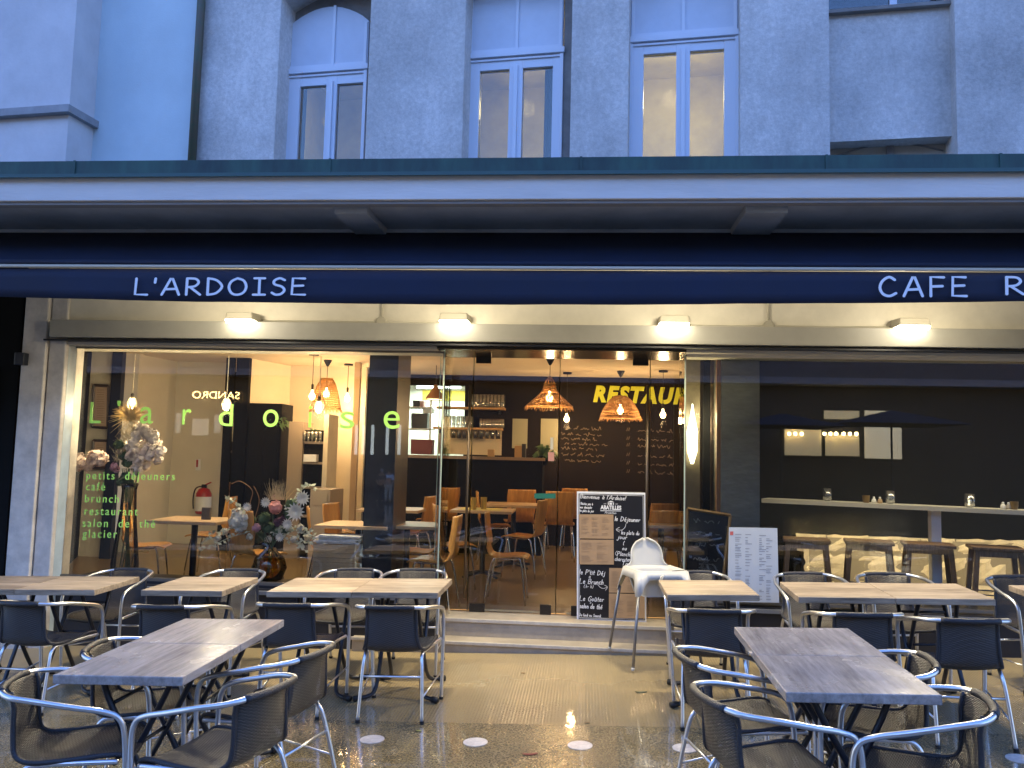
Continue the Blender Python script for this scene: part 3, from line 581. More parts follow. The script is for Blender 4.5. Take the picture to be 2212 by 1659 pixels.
# ================================================================= floodlights on the fascia
m_lens=emis('floodlight_lens',(1,.93,.72),4)
m_house=mat('cream_housing',(.36,.33,.25),.45)
fl0=None
FL=[(525,686,'leftmost cream floodlight above the window lettering'),(983,688,'cream floodlight above the left end of the recess'),(1455,693,'cream floodlight above the right side of the recess'),(1967,699,'rightmost cream floodlight above the dark side window')]
for i,(px,py,lab) in enumerate(FL):
    p=at(px,py,6.93); r=thing('floodlight',lab,'floodlight',(p.x,6.93,p.z),(0,0,0),'floodlights on the fascia')
    if i==0:
        m=MB().hexa([(-.125,-.10,-.03),(.125,-.10,-.03),(.13,.10,-.035),(-.13,.10,-.035)],[(-.115,-.09,.035),(.115,-.09,.035),(.12,.10,.045),(-.12,.10,.045)])
        h=m.build('housing',m_house,r,bevel=.012,local=True)
        l_=MB().hexa([(-.112,-.09,-.062),(.112,-.09,-.062),(.118,.06,-.06),(-.118,.06,-.06)],[(-.122,-.098,-.031),(.122,-.098,-.031),(.127,.09,-.034),(-.127,.09,-.034)])
        le=l_.build('lens',m_lens,r,bevel=.006,local=True)
        b_=MB().box((-.03,.1,-.03),(.03,.12,.03)).build('bracket',m_house,r,local=True); fk=[h,le,b_]
    else:
        for k in fk: c=k.copy(); COL.objects.link(c); c.parent=r
    l=bpy.data.lights.new('fascia_fill','POINT'); l.energy=4.0; l.color=(1,.87,.64); l.shadow_soft_size=.06  # extra point light added ahead of the fixture to brighten the upper fascia
    o=bpy.data.objects.new('fascia_fill',l); COL.objects.link(o); o.parent=r; o.location=(0,-.62,.05)
    l=bpy.data.lights.new('floodlight_beam','AREA'); l.energy=10; l.color=(1,.85,.58); l.shape='RECTANGLE'; l.size=.22; l.size_y=.13
    o=bpy.data.objects.new('floodlight_beam',l); COL.objects.link(o); o.parent=r; o.location=(0,-.13,-.078); o.rotation_euler=(math.radians(-40),0,0)
cd=thing('electrical_conduit','thin cream conduit joining the floodlights with round junction boxes','conduit',(0,7,2.8))
for (a,b) in (((550,693),(958,698)),((1480,704),(1945,707))):
    p=at(*a,7.03); q=at(*b,7.03); MB().tube([p,q],.009).build('conduit_run',m_house,cd,smooth=True)
for (px,py,top) in ((823,694,660),(1661,703,662)):
    p=at(px,py,7.02); MB().add(*(lambda m:([Vector((v.x+p.x,7.048-v.z,v.y+p.z)) for v in m.v],m.f))(MB().lathe([(.043,0),(.043,.03),(.036,.036)],n=20))).build('junction_box',m_house,cd,smooth=False)
    t_=at(px+1,top,7.03); MB().tube([(p.x,7.035,p.z+.02),(t_.x,7.035,t_.z+.3)],.009).build('conduit_run',m_house,cd,smooth=True)
# ================================================================= window lettering
m_green=mat('lime_vinyl_letter',(.42,.86,.16),.5,emit=.0)
LY=GY-.004
for ch,px,py,sz in [('L',206,914,.30),("'",257,914,.30),('a',317,915,.30),('r',403,917,.30),('d',488,920,.30),('o',585,922,.30),('i',669,923,.30),('s',750,926,.30),('e',846,926,.30)]:
    h={'L':48,"'":12,'a':38,'r':35,'d':49,'o':39,'i':48,'s':38,'e':39}[ch]; w_={'L':26,"'":8,'a':30,'r':20,'d':32,'o':35,'i':7,'s':32,'e':36}[ch]
    yb=py+(-37 if ch=="'" else 0)
    o=at(px-w_/2,yb,LY); k=LY/F_PX*1.0; let=fontmb(MB(),ch,.3,plane_xz(o),fitw=w_*k,fith=h*k); let.build('window_letter',m_green,winL)
for s,px,py,wd_ in [('petits  déjeuners',208,1035,182),('café',207,1059,26+36),('brunch',205,1085,97),('restaurant',204,1112,145),('salon  de  thé',200,1138,196),('glacier',200,1161,97)]:
    o=at(px-22,py,LY); k=LY/F_PX
    let=MB(); vs,fs=fonttext(s,.1,space=1.3); x0=min(v.x for v in vs)
    if px==208: t0=max(v.x for v in vs)-x0; sxx=208*k/t0
    sx=sxx; sy=sxx*1.12
    r=at(px+100,py+1.6,LY); sl=(r.z-o.z)/(r.x-o.x)
    let.add([(o.x+(v.x-x0)*sx,LY-v.z,o.z+v.y*sy+(v.x-x0)*sx*sl) for v in vs],fs); let.build('window_lettering',m_green,winL)
# ================================================================= outdoor tables
def wood(name,c1,c2,rough):
    m=bpy.data.materials.new(name); m.use_nodes=True; t=m.node_tree; b=t.nodes['Principled BSDF']; L=t.links.new
    tc=t.nodes.new('ShaderNodeTexCoord'); oi=t.nodes.new('ShaderNodeObjectInfo'); ad=t.nodes.new('ShaderNodeVectorMath'); ad.operation='ADD'
    cx=t.nodes.new('ShaderNodeCombineXYZ'); mm=t.nodes.new('ShaderNodeMath'); mm.operation='MULTIPLY'; mm.inputs[1].default_value=31; L(oi.outputs['Random'],mm.inputs[0]); L(mm.outputs[0],cx.inputs[0]); L(mm.outputs[0],cx.inputs[1])
    L(tc.outputs['Object'],ad.inputs[0]); L(cx.outputs[0],ad.inputs[1])
    mp=t.nodes.new('ShaderNodeMapping'); mp.inputs['Scale'].default_value=(3,26,26); L(ad.outputs[0],mp.inputs[0])
    n=t.nodes.new('ShaderNodeTexNoise'); n.inputs['Scale'].default_value=1.2; n.inputs['Detail'].default_value=7; n.inputs['Roughness'].default_value=.7; L(mp.outputs[0],n.inputs[0])
    n3=t.nodes.new('ShaderNodeTexNoise'); n3.inputs['Scale'].default_value=5; n3.inputs['Detail'].default_value=4; L(ad.outputs[0],n3.inputs[0])
    sp=t.nodes.new('ShaderNodeSeparateXYZ'); L(ad.outputs[0],sp.inputs[0]); fl=t.nodes.new('ShaderNodeMath'); fl.operation='MULTIPLY'; fl.inputs[1].default_value=9.2; L(sp.outputs['Y'],fl.inputs[0])
    f2=t.nodes.new('ShaderNodeMath'); f2.operation='FLOOR'; L(fl.outputs[0],f2.inputs[0]); wnz=t.nodes.new('ShaderNodeTexWhiteNoise'); wnz.noise_dimensions='1D'; L(f2.outputs[0],wnz.inputs['W'])
    av=t.nodes.new('ShaderNodeMath'); av.operation='MULTIPLY_ADD'; av.inputs[1].default_value=.16; L(wnz.outputs['Value'],av.inputs[0])
    av2=t.nodes.new('ShaderNodeMath'); av2.operation='MULTIPLY'; av2.inputs[1].default_value=.84; L(n.outputs['Fac'],av2.inputs[0]); L(av2.outputs[0],av.inputs[2])
    r=t.nodes.new('ShaderNodeValToRGB'); r.color_ramp.elements[0].position=.30; r.color_ramp.elements[1].position=.68; r.color_ramp.elements[0].color=(*c2,1); r.color_ramp.elements[1].color=(*c1,1)
    L(av.outputs[0],r.inputs[0]); L(r.outputs[0],b.inputs['Base Color'])
    mr=t.nodes.new('ShaderNodeMapRange'); mr.inputs[1].default_value=.3; mr.inputs[2].default_value=.7; mr.inputs[3].default_value=max(.05,rough-.05); mr.inputs[4].default_value=rough+.06; L(n3.outputs['Fac'],mr.inputs[0]); L(mr.outputs[0],b.inputs['Roughness'])
    bp=t.nodes.new('ShaderNodeBump'); bp.inputs['Strength'].default_value=.25; bp.inputs['Distance'].default_value=.003; L(n.outputs['Fac'],bp.inputs['Height']); L(bp.outputs[0],b.inputs['Normal'])
    return m
m_dry=wood('dry_oak_laminate',(.48,.37,.25),(.13,.095,.06),.5); m_wet=wood('wet_oak_laminate',(.43,.39,.36),(.17,.15,.14),.24)
def make_table(label,m,s=.598):
    r=thing('outdoor_table',label,'table',group='wood topped tables on the terrace')
    MB().box((-s/2,-s/2,.70),(s/2,s/2,.74)).build('tabletop',m,r,bevel=.004,local=True)
    # folding base: two crossed frames
    for sg in (-1,1):
        x=.14*sg
        for d in (-1,1):
            xx=x+.012*d*sg
            path=smooth_path([(xx*.9,.17*d,.700),(xx,.10*d,.55),(xx,-.08*d,.22),(xx*1.05,-.17*d,.075),(xx*1.25,-.215*d,.03),(xx*1.7,-.255*d,.022)],4)
            # swing the crossing towards x so that it shows from the front too
            path=[Vector((p.x+(-sg)*(.26*(.70-p.z)-.09),p.y,p.z)) if False else Vector((p.x,p.y,p.z)) for p in path]
            MB().tube(path,.0145,8).build('leg',m_black,r,smooth=True,local=True)
            e=path[-1]; e0=path[-3]; dd=(e-e0).normalized(); MB().tube([e-dd*.015,e+dd*.035],.02,10).build('foot_cap',m_rubber,r,smooth=True,local=True)
    MB().tube([(-.14,.10,.58),(.14,.10,.58)],.009).build('cross_bar',m_black,r,smooth=True,local=True)
    MB().tube([(-.14,0,.385),(.14,0,.385)],.009).build('cross_bar',m_black,r,smooth=True,local=True)
    MB().box((-.2,-.2,.69),(.2,-.16,.6985)).build('mounting_rail',m_black,r,local=True); MB().box((-.2,.16,.69),(.2,.2,.6985)).build('mounting_rail',m_black,r,local=True)
    return r
used=[]
def place(o,x,y,rz,tilt=True):
    o.location=(x,y,gz(x,y)); o.rotation_euler=(TY,-TX,0) if False else (0,0,0)
    q=Matrix.Rotation(rz,3,'Z'); n=Vector((-TX,-TY,1)).normalized(); al=Vector((0,0,1)).rotation_difference(n).to_matrix()
    o.rotation_euler=(al@q).to_euler()
td=make_table('dry topped table at the left edge, its right side beside the wicker chair',m_dry); tw=make_table('x',m_wet)
tw2=None
def table(proto,x,y,rz,label):
    if not proto.get('_u'): proto['_u']=1; o=proto
    else: o=copy_tree(proto)
    place(o,x,y,rz); tag(o,label); return o
S6=.6
def pair(x,y,a,nx,ny,labs,proto,quarter=0):
    k=0
    for j in range(ny):
        for i in range(nx):
            cx=(i+.5)*S6; cy=(j+.5)*S6
            table(proto,x+cx*math.cos(a)-cy*math.sin(a),y+cy*math.cos(a)+cx*math.sin(a),a+(quarter*PI/2),labs[k]); k+=1
pair(-3.40-1.2,5.68,0,2,1,['dry topped table mostly cut off by the left edge','dry topped table right of the one cut by the left edge'],td)
pair(-3.0676,5.689,-.03,1,1,['single dry topped table standing alone below the glacier lettering'],td)
pair(-2.153,5.667,-.0036,2,1,['dry topped table below the round amber vase, joined to its right neighbour','dry topped table whose right side borders the open entrance'],td)
pair(.575,5.655,.011,1,1,['single dry topped table right beside the white high chair'],td)
pair(1.405,5.604,-.03,2,1,['dry topped table in front of the first bar stools right of the poster','dry topped table below the white shelf post'],td)
pair(2.925,5.52,-.03,1,1,['dry topped table cut by the right edge of the picture'],td)
pair(.8336,3.4987,-.005,1,2,['wet grey table nearest the viewer on the right','wet grey table on the right, far half of the pair'],tw,1)
pair(-2.2989,3.5757,-.0075,1,2,['wet grey table nearest the viewer on the left','wet grey table on the left, far half of the pair'],tw,1)
for k in ('_u',):
    for o in bpy.data.objects:
        if k in o: del o[k]
# ================================================================= outdoor chairs
def wicker():
    m=bpy.data.materials.new('woven_resin_wicker'); m.use_nodes=True; t=m.node_tree; b=t.nodes['Principled BSDF']; L=t.links.new
    uv=t.nodes.new('ShaderNodeUVMap'); uv.uv_map='UVMap'; sp=t.nodes.new('ShaderNodeSeparateXYZ'); L(uv.outputs[0],sp.inputs[0])
    def mth(op,a,b_=None,c=None):
        n=t.nodes.new('ShaderNodeMath'); n.operation=op
        for i,v in enumerate((a,b_,c)):
            if v is None: continue
            if isinstance(v,(int,float)): n.inputs[i].default_value=v
            else: L(v,n.inputs[i])
        return n.outputs[0]
    u=mth('MULTIPLY',sp.outputs['X'],2*PI*26); v=mth('MULTIPLY',sp.outputs['Y'],2*PI*75)
    su=mth('SINE',u); sv=mth('SINE',v); h=mth('MULTIPLY',su,mth('SIGN',sv)); h2=mth('ABSOLUTE',sv)
    hh=mth('MULTIPLY_ADD',h,.35,h2)
    r=t.nodes.new('ShaderNodeValToRGB'); r.color_ramp.elements[0].position=.1; r.color_ramp.elements[1].position=1.0
    r.color_ramp.elements[0].color=(.006,.006,.007,1); r.color_ramp.elements[1].color=(.085,.070,.056,1); L(hh,r.inputs[0]); L(r.outputs[0],b.inputs['Base Color'])
    bp=t.nodes.new('ShaderNodeBump'); bp.inputs['Strength'].default_value=.7; bp.inputs['Distance'].default_value=.004; L(hh,bp.inputs['Height']); L(bp.outputs[0],b.inputs['Normal'])
    b.inputs['Roughness'].default_value=.42
    # small gaps in the weave
    gap=mth('LESS_THAN',hh,.16); tr=t.nodes.new('ShaderNodeBsdfTransparent'); mx=t.nodes.new('ShaderNodeMixShader'); o=t.nodes['Material Output']
    L(gap,mx.inputs[0]); L(b.outputs[0],mx.inputs[1]); L(tr.outputs[0],mx.inputs[2]); L(mx.outputs[0],o.inputs[0])
    return m
m_wick=wicker(); m_wrap=mat('black_wicker_wrap',(.022,.022,.026),.45,bump=.5,bscale=160)
CH=.715
def make_chair():
    r=thing('wicker_armchair','x','chair',group='wicker and aluminium terrace chairs')
    half=[(.235,.235,0),(.245,.232,.25),(.255,.228,.50),(.258,.205,.595),(.263,.14,.632),(.268,.02,.66),(.258,-.12,.69),(.215,-.235,.706),(.12,-.292,CH),(0,-.305,CH)]
    left=[(-x,y,z) for x,y,z in half[:-1]]
    path=smooth_path(half,6)+smooth_path([half[-1]]+left[::-1],6)[1:]
    MB().tube(path,.0125,10).build('arm_loop',m_alu,r,smooth=True,local=True)
    wp=[p+Vector((0,0,0)) for p in path if abs(p.x)<.165 and p.z>.65]
    MB().tube(wp,.0165,10).build('wicker_wrap',m_wrap,r,smooth=True,local=True)
    for s in (-1,1):
        MB().tube([(p.x,p.y,p.z) for p in [Vector((s*.235,.235,0)),Vector((s*.236,.235,.018))]],.0145,10).build('foot_cap',m_rubber,r,local=True)
        MB().tube([(s*.205,-.285,0),(s*.205,-.283,.018)],.0145,10).build('foot_cap',m_rubber,r,local=True)
        MB().tube(smooth_path([(s*.205,-.285,.0),(s*.193,-.215,.30),(s*.186,-.175,.395),(s*.20,-.10,.415),(s*.225,.05,.418),(s*.238,.20,.415)],5),.0115,8).build('rear_leg',m_alu,r,smooth=True,local=True)
    MB().tube([(-.194,-.222,.27),(.194,-.222,.27)],.008,8).build('stretcher',m_alu,r,smooth=True,local=True)
    MB().tube([(-.245,.231,.20),(-.20,-.25,.15)],.006,6).build('stretcher',m_alu,r,smooth=True,local=True)
    MB().tube([(.245,.231,.20),(.20,-.25,.15)],.006,6).build('stretcher',m_alu,r,smooth=True,local=True)
    prof=smooth_path([(-.292,.71,.158),(-.272,.62,.160),(-.245,.52,.165),(-.215,.455,.178),(-.15,.428,.20),(0,.43,.215),(.13,.438,.215),(.205,.432,.21),(.232,.412,.205)],4)
    NJ=13; grid=[]; uvs=[]
    L=0; last=None
    for p in prof:
        if last is not None: L+=math.hypot(p.x-last.x,p.y-last.y)
        last=p; row=[]
        back=max(0,min(1,(p.y-.45)/.2)); 
        for j in range(NJ):
            t=-1+2*j/(NJ-1); x=t*p.z
            row.append((x,p.x+back*.05*t*t*1.0+ (0),p.y-(1-back)*.018*(1-t*t)))
            uvs.append((t*p.z+.25,L))
        grid.append(row)
    mb=MB().sheet(grid); o=mb.build('seat_shell',m_wick,r,smooth=True,solid=.006,local=True)
    uvl=o.data.uv_layers.new(name='UVMap')
    for lp_ in o.data.loops: uvl.data[lp_.index].uv=uvs[lp_.vertex_index]
    for j in (0,NJ-1): MB().tube([Vector(row[j]) for row in grid],.011,8).build('shell_edge',m_wrap,r,smooth=True,local=True)
    MB().tube([Vector(q) for q in grid[-1]],.011,8).build('shell_edge',m_wrap,r,smooth=True,local=True)
    MB().tube([(-.236,.185,.408),(.236,.185,.408)],.010,8).build('seat_rail',m_black,r,smooth=True,local=True)
    return r
chair0=make_chair(); nch=0
def chair(x,y,rz,label):
    global nch
    o=chair0 if nch==0 else copy_tree(chair0); nch+=1
    place(o,x,y,rz); tag(o,label); return o
R_=math.radians
def front(px,py,rz,lab):
    p=atg(px,py,CH); a=R_(rz); c=Vector((p.x-(-.30)*-math.sin(a)*1, p.y,0))
    # local (0,-.305) is the back rail; chair origin = p - Rot(rz)*(0,-.305)
    ox=p.x-(.305*math.sin(a)); oy=p.y+.305*math.cos(a); chair(ox,oy,a+R_(random.uniform(-2.5,2.5)),lab)
front(45,1304,-4,'wicker chair with its back to the viewer at the far left edge')
front(353,1312,0,'wicker chair with its back to the viewer partly hidden by the left wet table')
front(630,1308,1,'wicker chair back to the viewer, beside the fully visible one left of the entrance')
front(849,1313,0,'wicker chair with its back to the viewer, fully visible just left of the entrance')
front(1554,1321,-2,'wicker chair with its back to the viewer right of the high chair')
front(1876,1329,-3,'wicker chair back to the viewer behind the far half of the right wet table')
front(2107,1342,-4,'wicker chair with its back to the viewer nearest the right edge')
for px,Y,rz,lab in [(243,6.50,176,'wicker chair facing the viewer beside the end of the leftmost dry tables'),(492,6.50,177,'wicker chair facing the viewer behind the single dry table on the left'),(752,6.55,180,'wicker chair facing the viewer below the newspaper box'),(893,6.55,180,'wicker chair facing the viewer behind the table that borders the entrance'),
    (1512,6.5,180,'wicker chair facing the viewer behind the table next to the high chair'),(1765,6.45,183,'wicker chair facing the viewer below the first two bar stools'),(1948,6.45,180,'wicker chair facing the viewer below the white shelf post'),(2243,6.35,184,'wicker chair facing the viewer cut by the right edge')]:
    x=at(px,1290,Y).x; chair(x,Y,R_(rz),lab)
# chairs at the wet tables
for x,y,rz,lab in [(-2.19,3.64,-72,'nearest wicker chair on the left side of the left wet table'),(-2.20,4.24,-78,'wicker chair farther back on the left side of the left wet table'),
    (-1.55,3.60,72,'nearest wicker chair on the right side of the left wet table'),(-1.56,4.20,76,'wicker chair farther back on the right side of the left wet table'),
    (.80,3.58,-74,'nearest wicker chair on the left side of the right wet table'),(.79,4.20,-76,'wicker chair farther back on the left side of the right wet table'),
    (1.31,3.55,78,'nearest wicker chair on the right side of the right wet table'),(1.34,4.15,82,'wicker chair farther back on the right side of the right wet table')]:
    chair(x,y,R_(rz),lab)
# ================================================================= menu board at the door
def quadat(pts,Y): return [at(a,b,Y) for a,b in pts]
m_board=mat('black_menu_board',(.008,.008,.010),.45); m_chalk=mat('white_chalk_marker',(.80,.80,.78),.6); m_kraft=mat('kraft_paper',(.40,.26,.14),.8,var=.08,vscale=8)
m_ink=mat('brown_ink',(.31,.20,.11),.8)
BY=7.49
mbd=thing('menu_board','tall black menu board in white frame with brown menus, leaning by the door','menu board',at(1320,1342,BY))
MB().extr(quadat([(1246,1061.5),(1394,1064.5),(1396.5,1344.5),(1246,1340.5)],BY),(0,.02,0)).build('frame',m_white,mbd,bevel=.002)
MB().extr(quadat([(1250,1066),(1391,1069),(1393,1340),(1250,1336.5)],BY-.004),(0,.01,0)).build('panel',m_board,mbd)
fr=MB()
for a,b in (((1252,1068),(1389,1071)),((1389,1071),(1391,1338)),((1391,1338),(1252,1334.5)),((1252,1334.5),(1252,1068))):
    fr.tube([at(*a,BY-.006),at(*b,BY-.006)],.0018,4)
fr.build('inner_line',m_white,mbd)
for q in ([(1250.5,1111),(1325,1111.5),(1325.5,1164),(1251,1163)],[(1251,1165.5),(1325.5,1166),(1326,1219.5),(1251.5,1219)],[(1316,1227),(1392,1228.5),(1392.5,1281),(1315.5,1280)],[(1315.5,1282),(1392.5,1283.5),(1393,1336),(1315,1335)]):
    o=MB().extr(quadat(q,BY-.010),(0,.003,0)).build('paper_menu',m_kraft,mbd)
    tx=MB(); x0,y0=q[0]; x1=q[1][0]; y1=q[3][1]
    cols=3 if y0<1120 else 2
    for c in range(cols):
        cw=(x1-x0-8)/cols
        yy=y0+7
        while yy<y1-5:
            if random.random()<.75: a=x0+5+c*cw; ln=cw*random.uniform(.35,.8); tx.add(quadat([(a,yy),(a+ln,yy),(a+ln,yy+.9),(a,yy+.9)],BY-.0118),[(0,1,2,3)])
            yy+=3.1
    tx.build('menu_print',m_ink,o)
def onboard(Y,x,y):  # text frame anchored at pixel (x,y), units are measuring pixels
    o=at(x,y,Y); k=Y/F_PX; sl=.018
    return lambda u,v: Vector((o.x+u*k,Y,o.z+v*k-u*k*sl))
wr=MB()
def W_(s,x,y,h,wd=.13,slant=.22,ws=1.0,sp=.24,mb=None,Y=BY-.0085): write(mb or wr,s,0,0,h,onboard(Y,x,y),wd=wd,slant=slant,jit=.03,wscale=ws,sp=sp)
W_("Bienvenue à l'Ardoise!",1253,1076,8.6,ws=.95,sp=.2)
for i,t_ in enumerate(("N'hésitez pas à","nous demander","les plats du jour")): W_(t_,1252,1090+i*7.6,5.2,wd=.15,ws=.66,sp=.2)
W_('Arcachon',1306,1109,4.6,ws=1.0)
W_('le Déjeuner',1328,1125,9.5,ws=.86); W_('les plats du',1342,1154,8,ws=.72); W_('jour',1334,1164,8.5,ws=1.1)
W_('(14€',1346,1177,7.5,ws=1.0); W_('ou',1344,1188,8); W_('Planche',1333,1200,8.5,ws=.9); W_('charcuterie',1328,1211,8,ws=.75); W_('Tapas',1343,1221,8)
W_("le P'tit Déj",1252,1240,9.5,ws=.86); W_('&' if 0 else 'a',1272,1248,6); W_('Le Brunch',1252,1260,10,ws=.86); W_('(9h-11h)',1261,1269.5,6.5,ws=.95)
W_('Le Goûter',1252,1297,10,ws=.86); W_('a',1274,1303.5,5); W_('salon de thé',1252,1313,9.5,ws=.72,wd=.15); W_('Du lundi au Samedi.',1251,1330.5,5.6,ws=.74,wd=.16)
P0=onboard(BY-.0085,0,0)
def pxl(pts,wd): 
    q=[at(a,b,BY-.0085) for a,b in pts]; o=q[0]; ribbon(wr,[(v.x,v.z) for v in smooth_path([(a.x,0,a.z) for a in q],5)] if 0 else [(v.x,v.z) for v in smooth_path(q,5)],wd,lambda u,v:Vector((u,BY-.0085,v)))
pxl([(1352,1132),(1350,1139),(1343,1145),(1332,1144)],.0035); pxl([(1338,1139),(1331,1144),(1338,1149)],.0035)
pxl([(1291,1262),(1297,1269),(1304,1271),(1312,1268)],.0035); pxl([(1306,1264),(1312,1268),(1308,1275)],.0035); pxl([(1333,1190),(1329,1196),(1334,1201)],.003)
wr.build('chalk_writing',m_chalk,mbd)
lg=MB(); o=at(1297,1100.5,BY-.0085); o2=at(1342,1100.5,BY-.0085)
fontmb(lg,'ABATILLES',.1,plane_xz(o),fitw=o2.x-o.x,fith=9.2*BY/F_PX,bold=.004)
lg.build('brand_lettering',m_chalk,mbd)
lg=MB()
for a in ([(1312,1085),(1319.5,1081.5),(1327,1085)],[(1313,1086),(1315,1086),(1315,1090.5),(1313,1090.5)],[(1316.5,1086),(1322,1086),(1322,1090.5),(1316.5,1090.5)],[(1324,1086),(1326,1086),(1326,1090.5),(1324,1090.5)],[(1304,1088),(1310,1088),(1310,1088.8),(1304,1088.8)],[(1329,1088.4),(1335,1088.4),(1335,1089.2),(1329,1089.2)],[(1297,1102.5),(1342,1103.2),(1342,1104.6),(1297,1103.9)]):
    lg.add(quadat(a,BY-.0085),[tuple(range(len(a)))])
lg.build('brand_emblem',m_chalk,mbd)
# ================================================================= high chair
m_pl=mat('white_plastic',(.56,.54,.47),.35); m_gleg=mat('grey_leg_tube',(.22,.22,.22),.35,.6)
hc=thing('high_chair','white plastic baby high chair with grey tube legs in front of the menu board','high chair',(.575,6.87,.055)); hc.rotation_euler=(0,0,math.radians(198))
def rsq(a,b,z,n=6,rad=.06):
    out=[]
    for cx,cy,a0 in ((a-rad,b-rad,0),(-a+rad,b-rad,PI/2),(-a+rad,-b+rad,PI),(a-rad,-b+rad,1.5*PI)):
        for i in range(n+1): t=a0+PI/2*i/n; out.append((cx+rad*math.cos(t),cy+rad*math.sin(t),z))
    return out
rows=[rsq(.125,.10,.515,rad=.04),rsq(.135,.11,.53,rad=.045),rsq(.150,.125,.62),rsq(.165,.145,.70),rsq(.175,.155,.722),rsq(.205,.19,.727),rsq(.215,.2,.720)]
mb=MB(); N_=len(rows[0])
for r_ in rows: mb.v+=[Vector(v) for v in r_]
for i in range(len(rows)-1):
    for j in range(N_): mb.f.append((i*N_+j,i*N_+(j+1)%N_,(i+1)*N_+(j+1)%N_,(i+1)*N_+j))
mb.f.append(tuple(range(N_)))
# skirt with arched openings and leg sockets
def skirt(s):
    k=40; out=[]; top=rsq(.215,.2,.722); 
    bot=[]
    for v in top:
        ax=abs(v[0])/.215; ay=abs(v[1])/.2; c=min(ax,ay)   # 1 at corners
        drop=.05+.13*max(0,(c-.55)/.3)**1.2 if c>.55 else .05
        drop=min(drop,.17); f=1+.2*drop/.17; bot.append((v[0]*f,v[1]*f,.722-drop))
    return top,bot
def dense(poly,k=4):
    out=[]; n=len(poly)
    for i in range(n):
        a=Vector(poly[i]); b=Vector(poly[(i+1)%n])
        kk=k*3 if (b-a).length>.1 else 1
        for q in range(kk): out.append(a+(b-a)*q/kk)
    return out
top=dense(rsq(.215,.2,.722)); bot=[]
for v in top:
    c=min(abs(v.x)/.215,abs(v.y)/.2); d=.06+max(0,(c-.62)/.22)**1.5*.125; d=min(d,.185); bot.append(Vector((v.x*(1+.19*d/.185),v.y*(1+.19*d/.185),.722-d)))
n0=len(mb.v); mb.v+=top+bot; n_=len(top); mb.f+=[(n0+i,n0+(i+1)%n_,n0+n_+(i+1)%n_,n0+n_+i) for i in range(n_)]
mb.build('seat_shell',m_pl,hc,smooth=True,solid=.006,local=True)
gr=[]
for i in range(9):
    z=.722+(.945-.722)*i/8; t=i/8; hw=(.138+.05*max(0,1-t/.2)**1.5)*math.sqrt(max(0,1-(max(0,t-.38)/.62)**2)) if i<8 else .02; y=-.19-.05*t
    gr.append([(hw*math.sin(PI/2*(-1+2*j/10)),y+.035*(abs(-1+2*j/10))**2,z) for j in range(11)])
gr.insert(0,[(v[0]*.7,-.135+.02*abs(v[0]/.185)**2,.53) for v in gr[0]])
MB().sheet(gr).build('backrest',m_pl,hc,smooth=True,solid=.014,local=True)
MB().box((-.012,.150,.53),(.012,.156,.70)).build('strap',mat('beige_strap',(.5,.43,.3),.7),hc,local=True)
for sx,sy,ex in ((-1,-1,.035),(1,-1,.035),(1,1,-.03),(-1,1,-.03)):
    a=Vector((sx*.222,sy*.207,.56)); b=Vector((sx*.285,sy*.265,ex if sy<0 else -.005))
    l=MB().tube([a,b],[.0125,.0115],12).build('leg',m_gleg,hc,smooth=True,local=True)
    MB().tube([b+(a-b).normalized()*.025,b],.0135,12).build('foot_cap',m_pl,l,smooth=True,local=True)
# ================================================================= white menu poster and framed chalkboard
mp_=thing('menu_poster','white printed menu poster standing on the sill of the dark side window','poster',at(1628,1302,7.12))
Q=quadat([(1575,1139),(1679,1141),(1683,1302),(1571,1300)],7.12); MB().extr(Q,(0,.006,0)).build('sheet',mat('poster_white',(.52,.55,.56),.55),mp_)
pr=MB(); PT=7.1185
for a,n,st in ((1588,10,1141),(1610,16,1148),(1640,10,1150),(1655,14,1150)):
    yy=st+6
    while yy<1294:
        if random.random()<.8:
            ln=random.uniform(5,15); pr.add(quadat([(a,yy),(a+ln,yy+.2),(a+ln,yy+1.5),(a,yy+1.3)],PT),[(0,1,2,3)])
        yy+=random.choice((3.2,4,6.5))
pr.build('menu_print',mat('grey_print',(.25,.26,.27),.7),mp_)
MB().add(quadat([(1577,1148),(1584,1148),(1584,1156),(1577,1156)],PT),[(0,1,2,3)]).build('red_stamp',mat('red_print',(.55,.12,.1),.6),mp_)
cb=thing('chalkboard','dark chalkboard in a wooden frame leaning behind the glass beside the poster','chalkboard',at(1530,1290,7.46))
q4=[(1486,1099),(1578,1113),(1560,1272),(1478,1262)]
MB().extr(quadat(q4,7.46),(0,.015,0)).build('slate',m_board,cb)
fr=MB()
for i in range(4): fr.tube([at(*q4[i],7.45),at(*q4[(i+1)%4],7.45)],.014,4)
fr.build('frame',mat('oak_frame',(.25,.14,.05),.5),cb)
sq=MB(); 
for y in (1130,1155,1182,1210,1238): squiggle(sq,0,0,55,7,onboard(7.455,1498,y),1.1)
sq.build('chalk_writing',mat('faint_chalk',(.20,.20,.19),.8),cb)
